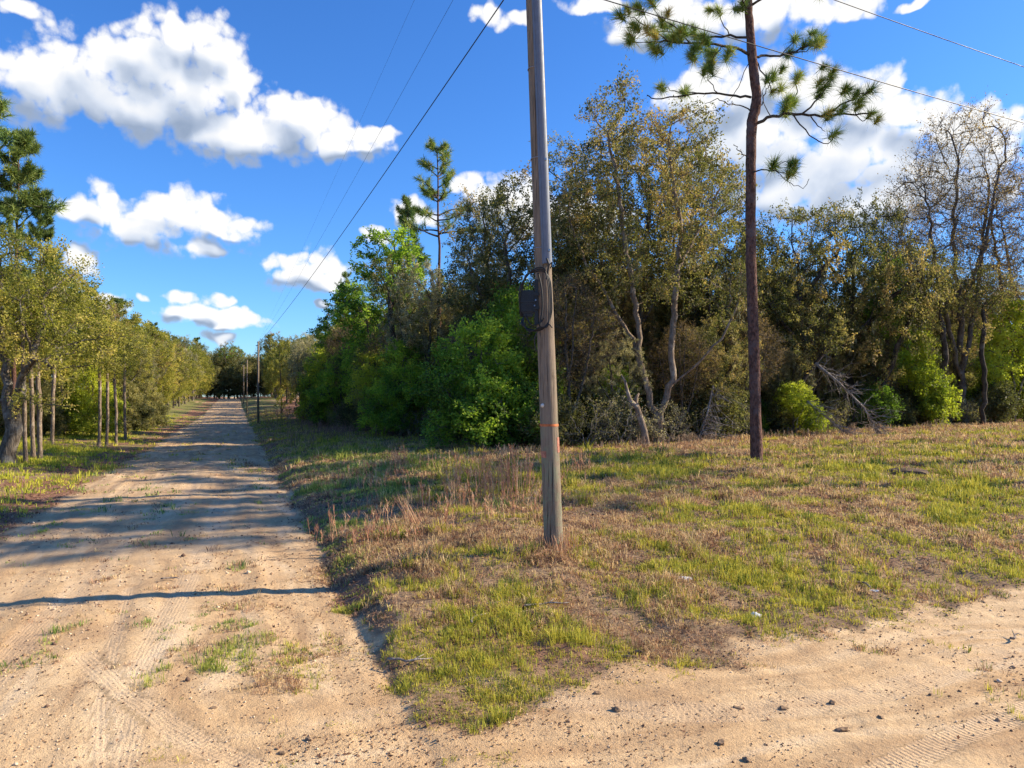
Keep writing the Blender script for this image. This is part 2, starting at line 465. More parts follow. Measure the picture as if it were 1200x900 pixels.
def pine_meshes(seed, h, rt, cs, cw, nb, mat, n=26, L=.34, W=.03, lean=.0, dead=4, tint=.45, dens=1.):
    rng = np.random.default_rng(seed); tr = MB(); br = MB(); tufts = []
    zz = np.linspace(0, h, 24); wob = np.cumsum(rng.normal(0, .03, (24, 2)), 0)
    ctr = np.stack([wob[:, 0]+lean*zz, wob[:, 1], zz], 1); ctr[0] = (0, 0, -.3)
    rr = rt*(1-.82*zz/h); rr[0] *= 1.35; rr[1] *= 1.08
    tr.tube(ctr, rr, 9)
    def at(z): return np.array([np.interp(z, zz, ctr[:, 0]), np.interp(z, zz, ctr[:, 1]), z])
    for i in range(nb+dead):
        isd = i >= nb
        t = rng.random()**.85 if not isd else -rng.random()*.5
        z = h*(cs+(1-cs)*t) if not isd else h*(cs+t*cs*.8)
        az = i*2.399+rng.normal(0, .4)
        ln = cw*(1.05-.72*max(t, 0))*(.65+.5*rng.random()) if not isd else cw*(.2+.25*rng.random())
        p = at(z); d = np.array([math.cos(az), math.sin(az), .10+.45*max(t, 0)]); pts = [p]
        m = 7
        for k in range(m):
            d = d+rng.normal(0, .13, 3); d[2] += .05; d /= np.linalg.norm(d)
            pts.append(pts[-1]+d*ln/m)
            if not isd and k >= 2:
                for s in range(2 if rng.random() < .8*dens else 1):
                    sd = d*.55+rng.normal(0, .6, 3); sd[2] = abs(sd[2])*.7; sd /= np.linalg.norm(sd)
                    sl = ln*.30*(.5+.7*rng.random()); q = pts[-1]; mid = q+sd*sl*.5+np.array([0, 0, -.04]); e = q+sd*sl+np.array([0, 0, .06])
                    br.tube([q, mid, e], [.016, .012, .007], 3, False); tufts.append((e, sd+np.array([0, 0, .5]), .8+.35*rng.random()))
        br.tube(pts, list(np.linspace(.022+.018*ln, .010, m+1)), 5, False)
        if not isd: tufts.append((pts[-1], d+np.array([0, 0, .4]), 1.1))
    tufts.append((at(h), (0, 0, 1), 1.3))
    return {'trunk': tr.mesh('trunk', M['pine_bark'], True), 'branches': br.mesh('branches', M['dark_bark']), 'crown': needles(rng, tufts, mat, n, L, W, tint)}
def place(meshes, name, x, y, label, cat='tree', group=None, rz=0, sc=1, z=None, parts=('trunk', 'branches', 'crown', 'moss')):
    zz = float(H0(np.array(x), np.array(y)))-.03 if z is None else z
    o = empty(name, (x, y, zz), label, cat, group, rz, sc)
    for p in parts:
        if p in meshes:
            q = link(p, meshes[p], o)
            if p == 'moss': q['kind'] = 'stuff'
    return o

# ------------------------------------------------------------------ ground material
def ground_material():
    m, T, o = newmat('ground_soil')
    pos = T.add('ShaderNodeNewGeometry').outputs['Position']
    ruv = T.attr('ruv', 'Vector')
    road = T.attr('road'); litter = T.attr('litter'); trk = T.attr('trk'); ts = T.attr('trs'); td = T.attr('trd'); tt = T.attr('trt')
    n_big = T.noise(pos, .55, 5, .6); n_mid = T.noise(pos, 3.2, 6, .65); n_fine = T.noise(pos, 26, 5, .7); n_grit = T.noise(pos, 95, 3, .7)
    mp = T.add('ShaderNodeMapping'); T.l.new(ruv, mp.inputs[0]); mp.inputs['Scale'].default_value = (2.6, .10, 1)
    streak = T.noise(mp.outputs[0], 1.6, 5, .6)
    sand = T.mix(T.mr(n_big, .35, .65), (.59, .385, .195), (.70, .505, .29))
    sep = T.add('ShaderNodeSeparateXYZ'); T.l.new(ruv, sep.inputs[0])
    mp2 = T.add('ShaderNodeMapping'); T.l.new(T.vm('ADD', ruv, T.vm('MULTIPLY', T.noise(pos, .25, 2, .5, 0, 1), (0, 1.6, 0))), mp2.inputs[0]); mp2.inputs['Scale'].default_value = (.16, 2.0, 1)
    mp3 = T.add('ShaderNodeMapping'); T.l.new(T.vm('ADD', ruv, T.vm('MULTIPLY', T.noise(pos, .2, 2, .5, 0, 1), (2.6, 0, 0))), mp3.inputs[0]); mp3.inputs['Scale'].default_value = (1.9, .16, 1)
    cm = T.mr(T.math('ADD', sep.outputs[1], T.math('MULTIPLY', sep.outputs[0], -.25)), 4.2, 7.0, 0, 1, True)
    lanes = T.math('ADD', T.math('MULTIPLY', T.noise(mp3.outputs[0], 1.3, 5, .6), cm), T.math('MULTIPLY', T.noise(mp2.outputs[0], 1.3, 5, .6), T.math('SUBTRACT', 1, cm)))
    sand = T.mix(T.mr(lanes, .47, .66, 0, .8), sand, (.40, .245, .125))
    sand = T.mix(T.mr(lanes, .46, .33, 0, .5), sand, (.80, .63, .42))
    sand = T.mix(T.math('MULTIPLY', T.mr(streak, .38, .66, 0, 1), T.mr(T.vm('LENGTH', pos, None, 1), 7, 16, 0, .55)), sand, (.33, .23, .16))
    sand = T.mix(T.mr(n_mid, .48, .74, 0, .62), sand, (.36, .225, .12))
    sand = T.mix(T.mr(n_fine, .52, .75, 0, .55), sand, (.29, .185, .105))
    sand = T.mix(T.mr(n_grit, .55, .8, 0, .55), sand, (.74, .60, .43))
    sand = T.mix(T.mr(T.math('ADD', n_grit, T.math('MULTIPLY', n_mid, .35)), .32, .47, .6, 0), sand, (.17, .105, .06))
    soil = T.mix(T.mr(n_mid, .35, .65), (.20, .125, .075), (.38, .26, .155))
    soil = T.mix(T.mr(n_fine, .46, .72, 0, .8), soil, (.085, .052, .034))
    soil = T.mix(T.mr(n_grit, .55, .75, 0, .6), soil, (.42, .30, .17))
    lit = T.mix(T.mr(n_fine, .4, .62), (.13, .062, .04), (.34, .17, .105))
    lit = T.mix(T.mr(n_grit, .52, .72), lit, (.46, .29, .19))
    soil = T.mix(litter, soil, lit)
    far = T.mr(T.vm('LENGTH', pos, None, 1), 24, 60)
    farg = T.mix(T.mr(n_mid, .4, .6), (.13, .17, .035), (.22, .17, .08))
    soil = T.mix(T.math('MULTIPLY', far, T.math('SUBTRACT', 1, litter, clamp=True)), soil, farg)
    edge = T.math('ADD', road, T.math('MULTIPLY', T.math('SUBTRACT', n_fine, .5), .9))
    edge = T.math('ADD', edge, T.math('MULTIPLY', T.math('SUBTRACT', n_mid, .5), .8))
    col = T.mix(T.mr(edge, .12, .88, 0, 1, True), soil, sand)
    damp = T.mr(T.noise(pos, .9, 3, .5), .50, .68, 0, .38)
    col = T.mix(T.math('MULTIPLY', damp, road), col, (.34, .205, .11))
    # tread: a compressed slightly paler band, ridges in the bump only
    col = T.mix(T.math('MULTIPLY', trk, .22), col, (.66, .51, .35))
    h1 = T.math('MULTIPLY', n_fine, .5); h2 = T.math('MULTIPLY', n_grit, .28)
    hh = T.math('ADD', h1, h2)
    hh = T.math('ADD', hh, T.math('MULTIPLY', n_mid, .9))
    tr1 = T.math('SINE', T.math('ADD', T.math('MULTIPLY', ts, 150), T.math('MULTIPLY', T.math('ABSOLUTE', td), 26)))
    tr2 = T.math('SINE', T.math('MULTIPLY', td, 170))
    tread = T.math('ADD', T.math('MULTIPLY', T.math('MULTIPLY', tr1, tt), .07), T.math('MULTIPLY', tr2, .025))
    hh = T.math('ADD', hh, T.math('MULTIPLY', tread, trk))
    principled(T, o, col, .95, hh, 1.0, .035, .12)
    return m
MG = ground_material()
def litter_field(x, y):
    u, v = to_uv(x, y)
    tree = sst(2.5, 6.0, woods_depth(x, y)+6)
    left = sst(-6.6, -5.4, u)*sst(-3.2, -4.0, u)*sst(.35, .5, fbm(x*.7, y*.7, 62, 3))
    return np.clip(tree+left+sst(.57, .72, fbm(x*.45, y*.45, 61, 4))*.8, 0, 1)
def woods_depth(x, y):
    """>0 inside the woods on the right of the road"""
    # edge polyline in XY (front of the woods)
    ex = np.array([-60, -32, -22, -14.5, -9.5, -5.5, -1.0, 3, 6, 10, 16, 24, 40, 80]); 
    ey = np.array([190, 104, 72, 52, 43, 36, 27.5, 26.5, 27.5, 31, 35, 38.5, 44, 60])
    return y-np.interp(x, ex, ey)

# ------------------------------------------------------------------ ground meshes (one sheet, split where road meets soil)
def axis(segs):
    out = [segs[0][0]]
    for a, b, st in segs:
        n = max(1, int(round(abs(b-a)/st))); out += list(np.linspace(a, b, n+1)[1:])
    return np.array(out)
def geo(a, b, s0, g):
    out = []; p = a; s = s0; sg = 1 if b > a else -1
    while (b-p)*sg > 0: p += s*sg; s *= g; out.append(p)
    return out
ua = sorted(geo(-6.5, -1800, .06, 1.09))+list(np.arange(-6.5, 9.0, .042))+geo(9.0, 1800, .05, 1.075)
va = sorted(geo(2.4, -900, .07, 1.16))+list(np.arange(2.4, 12.2, .042))+geo(12.2, 2500, .045, 1.045)
ua = np.array(ua); va = np.array(va)
UU, VV = np.meshgrid(ua, va)
GX, GY = to_xy(UU, VV)
GZ = H(GX, GY)
RM = roadmask(GX, GY)
TM, TS, TD, TT_ = track_info(GX, GY)
LT = litter_field(GX, GY)
def ground_part(name, sel):
    nu = len(ua); idx = np.arange(GX.size).reshape(GX.shape)
    a = idx[:-1, :-1][sel]; b = idx[:-1, 1:][sel]; c = idx[1:, 1:][sel]; d = idx[1:, :-1][sel]
    q = np.stack([a, b, c, d], 1)
    used, inv = np.unique(q.ravel(), return_inverse=True)
    V = np.stack([GX.ravel()[used], GY.ravel()[used], GZ.ravel()[used]], 1)
    at = {}
    for k, A in (('road', RM), ('litter', LT), ('trk', TM), ('trs', TS), ('trd', TD), ('trt', TT_)):
        at[k] = ('POINT', 'FLOAT', A.ravel()[used])
    at['ruv'] = ('POINT', 'FLOAT_VECTOR', np.stack([UU.ravel()[used], VV.ravel()[used], 0*used], 1))
    me = fast_mesh(name, V, inv, np.full(len(q), 4), at, MG, True)
    return tag(link(name, me), kind='structure')
cu = (UU[:-1, :-1]+UU[1:, 1:])/2; cv = (VV[:-1, :-1]+VV[1:, 1:])/2
rc = (RM[:-1, :-1]+RM[1:, 1:])/2 > .5
cross = rc & (cv < 5.9+.0*cu) & (cv > -12)
farx = rc & (np.abs(cv-165) < 3.4) & ((cu > 1.4) | (cu < -4.2))
long_ = rc & ~cross & ~farx
ground_part('ground', ~rc); ground_part('dirt_road', long_); ground_part('side_road', cross | farx)

# ------------------------------------------------------------------ grass
def grass_mat():
    m, T, o = newmat('grass_blades')
    col = T.attr('col', 'Color')
    p = T.add('ShaderNodeBsdfPrincipled'); T.l.new(col, p.inputs['Base Color']); p.inputs['Roughness'].default_value = .6; p.inputs['Specular IOR Level'].default_value = .2
    t = T.add('ShaderNodeBsdfTranslucent'); T.l.new(col, t.inputs[0])
    mx = T.add('ShaderNodeMixShader'); mx.inputs[0].default_value = .35
    T.l.new(p.outputs[0], mx.inputs[1]); T.l.new(t.outputs[0], mx.inputs[2]); T.l.new(mx.outputs[0], o.inputs[0]); return m
M['grass'] = grass_mat()
PATCH = []
for px, py, r, w in [(262, 668, .30, .8), (258, 690, .28, .9), (268, 712, .34, 1.), (285, 755, .36, .8), (262, 775, .34, .9), (330, 785, .42, 1.), (345, 768, .4, .9),
                     (300, 640, .25, .5), (380, 765, .4, .8), (300, 552, .6, .8), (290, 545, .7, .7), (330, 800, .3, .8), (275, 735, .25, .6), (385, 775, .35, .9),
                     (560, 900, .3, .5), (745, 778, .22, .6), (860, 775, .2, .6), (420, 850, .25, .45)]:
    Y = (CAMZ+.42)*F/(py-HZ); PATCH.append(((px-600)/F*Y, Y, r, w))
def grass_density(x, y):
    rm = roadmask(x, y)
    g = sst(.95, .15, rm+(fbm(x*2.6, y*2.6, 71, 4)-.5)*1.5)
    u, v = to_uv(x, y)
    # bare and thin spots, stronger close to the two roads
    near = np.minimum(np.abs(u-1.2), np.abs(v-5.9))
    bare = sst(.50, .66, fbm(x*.9+4, y*.9, 77, 4))
    g = g*(1-bare*np.clip(.95-near/4.5, .25, .75))
    wd = woods_depth(x, y)
    g = g*(1-.85*sst(-2.2, .8, wd+(fbm(x*.6, y*.6, 79, 3)-.5)*3))
    shade = sst(-9, -4, wd+.35*x)*sst(6, -2, x)          # thin litter-covered strip before the bushes
    g = g*(1-.55*shade)
    left = sst(-3.5, -4.4, u)
    g = np.where(left > 0, np.maximum(g, 0)*(1-.85*sst(.42, .62, fbm(x*.35, y*.35, 83, 4)+.35*sst(2.2, .0, -u-4.2))), g)
    for cx, cy, r, w in PATCH:
        d = np.hypot((x-cx), (y-cy)*.9)/r+(fbm(x*4, y*4, 87, 3)-.5)*1.6
        g = np.maximum(g, w*.8*sst(1.1, .2, d))
    return g
def grass_colors(x, y, rng, n):
    u, v = to_uv(x, y)
    big = fbm(x*.33, y*.33, 91, 4); mid = fbm(x*1.4+7, y*1.4, 93, 3)
    dry = (big-.5)*2.0+(mid-.5)*2.6+.47
    dry += .50*np.exp(-(((x-.0)/3.0)**2+((y-11)/3.0)**2))      # tan area round the pole
    dry -= .55*np.exp(-(((x-.0)/1.8)**2+((y-5.8)/1.1)**2))     # green tongue at the corner
    dry -= .30*np.exp(-(((x+3.4)/1.2)**2+((y-13)/5)**2))
    dry += .55*sst(-8, -1.5, woods_depth(x, y))*sst(-4, 2, x)
    dry -= .9*sst(-3, -5, u)
    dry -= .22*sst(2, 5, x)*sst(22, 10, y)
    dry += rng.normal(0, .30, len(x))+.9*(vnoise(x*3.1, y*3.1, 401)-.5)
    dryf = sst(.35, .65, dry)
    g1 = np.array([.33, .345, .045]); g2 = np.array([.64, .54, .075]); g3 = np.array([.15, .20, .03])
    a = rng.random((len(x), 1))
    gr = g1*(1-a)+g2*a; dk = rng.random((len(x), 1)) < .16; gr = np.where(dk, g3, gr)
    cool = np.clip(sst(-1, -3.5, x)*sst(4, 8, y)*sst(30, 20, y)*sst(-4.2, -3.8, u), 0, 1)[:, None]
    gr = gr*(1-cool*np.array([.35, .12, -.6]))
    yl = sst(-3, -5, u)[:, None]; gr = gr*(1+yl*np.array([.12, .22, 0]))
    t1 = np.array([.66, .48, .24]); t2 = np.array([.46, .27, .155]); t3 = np.array([.24, .135, .08])
    b = rng.random((len(x), 1)); tn = np.where(b < .45, t1, np.where(b < .82, t2, t3))*(.75+.5*rng.random((len(x), 1)))
    isdry = (rng.random(len(x)) < dryf)
    return np.where(isdry[:, None], tn, gr), isdry
def blades(name, x, y, nb, rng, hs, ws, spread, colors, isdry, lean0=.55):
    T = len(x); cc = np.repeat(np.arange(T), nb); n = len(cc)
    az = rng.random(n)*2*PI; rad = np.abs(rng.normal(0, 1, n))*spread[cc]
    bx = x[cc]+np.cos(az)*rad; by = y[cc]+np.sin(az)*rad
    bz = H(bx, by)-.008
    h = hs[cc]*(.45+.8*rng.random(n)); ln = np.abs(rng.normal(lean0, .4, n)); ln = np.where(isdry[cc], ln*1.7+.2, ln)
    az2 = az+rng.normal(0, .7, n); dx = np.cos(az2); dy = np.sin(az2)
    q = 1/np.sqrt(1+ln**2)
    w = ws[cc]*(.6+.8*rng.random(n))*.5; pa = rng.random(n)*2*PI; wx = np.cos(pa)*w; wy = np.sin(pa)*w
    mx = bx+dx*h*.42*ln*q*.6; my = by+dy*h*.42*ln*q*.6; mz = bz+h*.55*(q*.4+.6)
    tx = bx+dx*h*ln*q; ty = by+dy*h*ln*q; tz = bz+h*q*(.95-.25*np.minimum(ln, 1.3))
    V = np.stack([np.stack([bx-wx, by-wy, bz], 1), np.stack([bx+wx, by+wy, bz], 1), np.stack([mx+wx*.8, my+wy*.8, mz], 1),
                  np.stack([mx-wx*.8, my-wy*.8, mz], 1), np.stack([tx, ty, tz], 1)], 1).reshape(-1, 3)
    k = np.arange(n)[:, None]*5
    lp = np.concatenate([k, k+1, k+2, k+3, k+3, k+2, k+4], 1).ravel(); tot = np.tile([4, 3], n)
    col = colors[cc]*(.75+.5*rng.random((n, 1)))
    ca = np.repeat(np.concatenate([col, np.ones((n, 1))], 1), 2, 0)
    return fast_mesh(name, V, lp, tot, {'col': ('FACE', 'FLOAT_COLOR', ca)}, M['grass'])
def make_grass():
    rng = np.random.default_rng(5)
    rr = np.geomspace(3.4, 95, 400); R0 = 560
    rho = np.where(rr < 7, R0, R0*(7/rr)**1.75)
    cdf = np.cumsum(rho*rr*np.gradient(rr)); tot = cdf[-1]*math.radians(104); cdf /= cdf[-1]
    n = int(tot)
    r = np.interp(rng.random(n), cdf, rr); a = math.radians(90)+math.radians(104)*(rng.random(n)-.5)
    x = r*np.cos(a); y = r*np.sin(a)
    g = grass_density(x, y); k = rng.random(n) < g
    x, y, r = x[k], y[k], r[k]
    col, dry = grass_colors(x, y, rng, len(x))
    ht = (.05+.10*sst(.3, .75, fbm(x*2.3, y*2.3, 97, 3)))*(.7+.6*rng.random(len(x))); ht = np.where(dry, ht*1.05, ht)
    cl = sst(.58, .74, fbm(x*1.7, y*1.7, 99, 3)); ht = ht*(1+.75*cl)
    u, v = to_uv(x, y); ht = ht*np.where(roadmask(x, y) > .5, .6, 1)
    ht = ht*np.clip(.55+np.minimum(np.abs(u-1.2), np.abs(v-5.7))*.4, .55, 1.05)
    ws = .0052*np.clip(r/6.5, 1, 4.2); sp = .035*np.clip(r/7, 1, 3.5)
    return blades('grass', x, y, 11, rng, ht*np.clip(r/14, 1, 1.35), ws, sp, col, dry)
tag(link('grass', make_grass()), 'short mixed green and tan grass covering the verges beside the dirt roads', 'grass', kind='stuff')

# leaf litter: small flat flakes
def make_litter():
    rng = np.random.default_rng(8); n = 260000
    r = np.exp(rng.uniform(math.log(3.6), math.log(48), n)); a = math.radians(90)+math.radians(100)*(rng.random(n)-.5)
    x = r*np.cos(a); y = r*np.sin(a); rm = roadmask(x, y); u, v = to_uv(x, y)
    p = (.6*litter_field(x, y)+.3)*(1-rm)+.14*sst(.03, .5, rm)*sst(1.0, .5, rm)
    p = np.where(rm > .8, .012+.09*sst(.55, .7, fbm(x*1.3, y*1.3, 44, 4)), p)
    p += .5*sst(.55, .1, np.abs(u-1.25))*(v > 6)*sst(.4, .6, fbm(x*2, y*2, 45, 3))
    p = np.where((u > .2) & (u < 2.4) & (v > 4.2) & (v < 15), np.maximum(p, .30*sst(.48, .62, fbm(x*1.8, y*1.8, 46, 4))), p)
    p = np.where((v > 4.2) & (v < 6.6) & (u > 1), np.maximum(p, .16*sst(.55, .66, fbm(x*1.8, y*1.8, 47, 4))), p)
    k = rng.random(n) < p; x, y, r = x[k], y[k], r[k]; n = len(x)
    z = H(x, y)+.006+.02*rng.random(n)*(1-roadmask(x, y))
    c = np.stack([x, y, z], 1); d = rng.normal(0, 1, (n, 3)); d[:, 2] *= .3; d /= np.linalg.norm(d, axis=1)[:, None]
    b = np.cross(d, np.stack([rng.normal(0, .35, n), rng.normal(0, .35, n), np.ones(n)], 1)); b /= np.linalg.norm(b, axis=1)[:, None]
    s = (.012+.02*rng.random(n))*np.clip(r/6.5, 1, 3); l = s[:, None]; w = (s*(.25+.6*rng.random(n)))[:, None]
    V = np.stack([c, c+d*l*.5+b*w*.5, c+d*l, c+d*l*.5-b*w*.5], 1).reshape(-1, 3); V[:, 2] = np.maximum(V[:, 2], np.repeat(z, 4)-.004)
    pal = np.array([[.10, .05, .032], [.19, .095, .055], [.30, .17, .10], [.40, .27, .17], [.06, .035, .026]])
    col = pal[rng.integers(0, 5, n)]; ca = np.concatenate([col, np.ones((n, 1))], 1)
    return fast_mesh('leaf_litter', V, np.arange(n*4), np.full(n, 4), {'col': ('FACE', 'FLOAT_COLOR', ca)}, M['grass'])
tag(link('leaf_litter', make_litter()), 'brown fallen leaves and needles scattered over the verge and road edge', 'leaf litter', kind='stuff')
# grit and little clods on the roads
def make_grit():
    rng = np.random.default_rng(18); n = 90000
    r = np.exp(rng.uniform(math.log(3.6), math.log(24), n)); a = math.radians(90)+math.radians(100)*(rng.random(n)-.5)
    x = r*np.cos(a); y = r*np.sin(a); rm = roadmask(x, y); u, v = to_uv(x, y)
    cl = fbm(x*1.1, y*1.1, 144, 4)
    p = (.03+.42*sst(.50, .70, cl))*rm+.5*sst(.04, .5, rm)*sst(1, .5, rm)
    p = np.where((np.abs(u-.6) < .9) & (v > 4.5) & (v < 12), np.maximum(p, .28*rm), p)
    k = rng.random(n) < p; x, y, r = x[k], y[k], r[k]; n = len(x)
    s = (.0035+.009*rng.random(n)**3)*np.clip(r/6, 1, 1.8)*(1+1.3*(rng.random(n) < .012)); z = H(x, y)
    O = np.array([[1, 0, 0], [0, 1, 0], [-1, 0, 0], [0, -1, 0], [0, 0, .8], [0, 0, -.8]])
    V = O[None]*(.6+.7*rng.random((n, 6, 1)))*s[:, None, None]
    an = rng.random(n)*6.28; ca, sa = np.cos(an)[:, None], np.sin(an)[:, None]
    V = np.stack([V[:, :, 0]*ca-V[:, :, 1]*sa, V[:, :, 0]*sa+V[:, :, 1]*ca, V[:, :, 2]], 2)+np.stack([x, y, z+s*.3], 1)[:, None, :]
    T8 = np.array([0, 1, 4, 1, 2, 4, 2, 3, 4, 3, 0, 4, 1, 0, 5, 2, 1, 5, 3, 2, 5, 0, 3, 5])
    lp = (T8[None]+np.arange(n)[:, None]*6).ravel()
    pal = np.array([[.26, .16, .09], [.38, .25, .15], [.52, .37, .23], [.15, .09, .06], [.66, .50, .34]])
    col = pal[rng.integers(0, 5, n)]; ca = np.repeat(np.concatenate([col, np.ones((n, 1))], 1), 8, 0)
    m, T, o = newmat('grit'); principled(T, o, T.attr('col', 'Color'), .95)
    return fast_mesh('gravel', V.reshape(-1, 3), lp, np.full(n*8, 3), {'col': ('FACE', 'FLOAT_COLOR', ca)}, m)
tag(link('gravel', make_grit()), 'loose grit and crumbs of soil lying on the sandy roads', 'gravel', kind='stuff')

def woods_edge_Y(x): 
    ex = np.array([-60, -32, -22, -14.5, -9.5, -5.5, -1.0, 3, 6, 10, 16, 24, 40, 80]); ey = np.array([190, 104, 72, 52, 43, 36, 27.5, 26.5, 27.5, 31, 35, 38.5, 44, 60])
    return float(np.interp(x, ex, ey))
# ------------------------------------------------------------------ tree prototypes
def px_pts(pts, bx, by, Y):
    return [((px-bx)*Y/F, dy, (by-py)*Y/F) for px, py, dy in pts]
def px_blobs(bl, bx, by, Y):
    k = Y/F
    return [((px-bx)*k, dy, (by-py)*k, rx*k, ry, rz*k) for px, py, dy, rx, ry, rz in bl]
PR = {}
# the many-stemmed oak behind the utility pole's right side (traced where it stands)
by_, bY = 524, 28.5; bx_ = 770
PR['hero_oak'] = tree_meshes('hero_oak', 11,
    [px_pts(p, bx_, by_, bY) for p in [
        [(770, 528, 0), (773, 500, 0), (765, 480, .1), (757, 452, .2), (752, 420, .3), (750, 380, .5), (742, 330, .6), (732, 270, .5), (722, 210, .2), (712, 160, 0)],
        [(773, 500, 0), (780, 470, -.2), (786, 440, -.3), (784, 405, -.3), (790, 365, -.1), (795, 320, .1), (800, 270, .2), (790, 215, .3), (785, 170, .3)],
        [(782, 462, -.2), (797, 448, -.7), (812, 430, -1.1), (832, 405, -1.4), (850, 370, -1.5)],
        [(752, 420, .3), (735, 385, .9), (715, 345, 1.4), (690, 300, 1.8), (672, 250, 1.9)],
        [(795, 320, .1), (820, 280, .7), (845, 240, 1.2), (855, 200, 1.3)]]],
    px_blobs([(720, 150, 0, 38, 2.0, 52), (760, 200, .4, 62, 2.6, 70), (805, 160, .4, 46, 2.2, 42), (685, 250, 1.2, 44, 2.4, 72), (820, 250, 0, 48, 2.6, 66),
              (760, 310, .3, 70, 2.6, 55), (845, 350, -1.2, 36, 1.8, 46), (690, 350, 1.6, 40, 2., 50)], bx_, by_, bY),
    1900, .19, M['pale_bark'], M['olive_leaf'], D=.33, dk=.56, nl=5, twigs=2, L=.12, W=.06, tw=.5, maxn=4200, moss=20)
PR['oak_round'] = tree_meshes('oak_round', 21, [[(0, 0, 0), (.1, .1, 2), (-.2, .2, 4), (-.5, .3, 6.5), (-.6, .4, 8.5)], [(.1, .1, 2), (1, -.3, 4.4), (1.6, -.4, 6.5)], [(-.2, .2, 4), (-1.6, .6, 6), (-2.4, .5, 7.5)]],
    [(0, 0, 8.5, 3.2, 3, 2.8), (-1.6, .3, 6.4, 2.4, 2.4, 2.4), (1.9, -.3, 6.6, 2.2, 2.2, 2.3), (0, 0, 10.2, 1.9, 1.9, 1.6)], 1000, .19, M['oak_bark'], M['olive_leaf'], nl=6, L=.13, W=.065, moss=14)
PR['oak_tall'] = tree_meshes('oak_tall', 31, [[(0, 0, 0), (-.1, 0, 3), (.2, .1, 6), (.1, .2, 9), (0, .1, 11.5)], [(-.1, 0, 3), (-.9, .2, 5.6), (-1.4, .3, 8.4)], [(.2, .1, 6), (1.2, -.2, 8.2), (1.6, -.2, 10)]],
    [(0, 0, 11, 2.2, 2.2, 2.4), (-1.2, .2, 8.2, 1.9, 2, 2.2), (1.3, -.1, 8.6, 1.9, 2, 2.2), (0, 0, 6, 1.8, 2, 1.6)], 1000, .17, M['dark_bark'], M['olive_leaf'], nl=5, L=.12, W=.06, tintbias=.05, moss=14)
PR['oak_wide'] = tree_meshes('oak_wide', 41, [[(0, 0, 0), (.2, 0, 1.5), (.1, .2, 3.2), (-.2, .3, 5.2), (-.3, .2, 7)], [(.2, 0, 1.5), (1.4, -.5, 3.2), (3, -.8, 4.6)], [(.1, .2, 3.2), (-1.6, -.1, 4.6), (-3.2, -.4, 5.6)], [(-.2, .3, 5.2), (1.2, .4, 6.6), (2.4, .2, 7.8)]],
    [(0, 0, 7, 3.4, 3, 2.2), (-2.8, -.2, 5.4, 2.2, 2.4, 1.9), (2.9, -.4, 5.4, 2.3, 2.4, 2), (2.2, -.6, 3.4, 1.5, 1.6, 1.0), (-2.6, -.5, 3.6, 1.5, 1.6, 1.)], 1300, .2, M['dark_bark'], M['olive_leaf'], nl=6, L=.12, W=.06, moss=22, maxn=4200)
PR['bare'] = tree_meshes('bare', 51, [[(0, 0, 0), (.1, .1, 2.4), (-.1, 0, 5), (-.4, .1, 8), (-.3, 0, 11.5)], [(.1, .1, 2.4), (1.0, .3, 5), (1.6, .5, 8), (2.0, .5, 11)], [(.1, .1, 1.6), (-1.0, -.3, 4.2), (-2.1, -.6, 7.2), (-2.6, -.7, 9.8)], [(-.1, 0, 5), (.5, -.8, 8), (.8, -1.2, 11)]],
    [(0, 0, 11.2, 2.6, 2.6, 3.0), (-2.5, -.6, 8.8, 2., 2, 2.8), (2.2, .4, 9, 2.1, 2, 2.9), (0, 0, 6.4, 2.5, 2.4, 1.9)], 2400, .2, M['bare_bark'], M['brown_leaf'], dk=.44, nl=1, twigs=4, bare=.15, L=.10, W=.05, tw=.75, maxn=7500, lift=.3)
PR['green_tall'] = tree_meshes('green_tall', 61, [[(0, 0, 0), (.1, 0, 2), (.2, .1, 5), (0, .2, 8), (0, .1, 10)], [(.1, 0, 2), (-.9, .2, 4.5), (-1.3, .2, 6.5)], [(.2, .1, 5), (1.3, -.1, 7)]],
    [(0, 0, 9.4, 1.9, 1.9, 1.9), (-1, .2, 7.2, 1.9, 1.9, 1.8), (1.1, 0, 7.2, 1.9, 1.9, 1.8), (0, 0, 4.9, 1.9, 1.9, 1.7)], 900, .13, M['oak_bark'], M['green_leaf'], nl=8, L=.15, W=.085, tintbias=-.05)
PR['green_low'] = tree_meshes('green_low', 71, [[(0, 0, 0), (.1, .1, 1), (.1, 0, 2.6), (.1, .1, 4.2)], [(0, 0, .2), (.6, .2, 1.4), (1.2, .3, 2.6)], [(0, 0, .2), (-.6, -.2, 1.3), (-1.2, -.2, 2.4)], [(0, 0, .2), (.3, -.8, 1), (.4, -1.3, 1.9)]],
    [(.1, 0, 4.2, .9, .9, .9), (-.5, .2, 3.3, 1.0, 1.0, .8), (.8, 0, 3.2, .9, 1.0, .7), (-1.2, 0, 2.2, 1.0, 1.0, .7), (1.4, .1, 2.1, .95, 1.0, .7), (.2, -.7, 2.3, 1.0, .9, .9), (-.3, -1.2, 1.2, 1.1, .8, .8), (1.1, -.8, .9, .9, .8, .6), (-1.3, -.5, .8, .8, .8, .5)], 1200, .08, M['oak_bark'], M['green_leaf'], D=.24, dk=.40, nl=7, L=.13, W=.07, tw=.42, maxn=3600, flare=False, jit=.35)
PR['yellow_low'] = dict(PR['green_low'])
def reskin(src, mat, name):
    d = dict(PR[src]); me = d['crown'].copy(); me.name = 'crown'; me.materials[0] = mat; d['crown'] = me; PR[name] = d
reskin('green_low', M['yellow_leaf'], 'yellow_low')
reskin('green_low', M['dark_leaf'], 'dark_low')
reskin('oak_tall', M['brown_leaf'], 'brown_tall')
reskin('oak_round', M['dark_leaf'], 'dark_round')
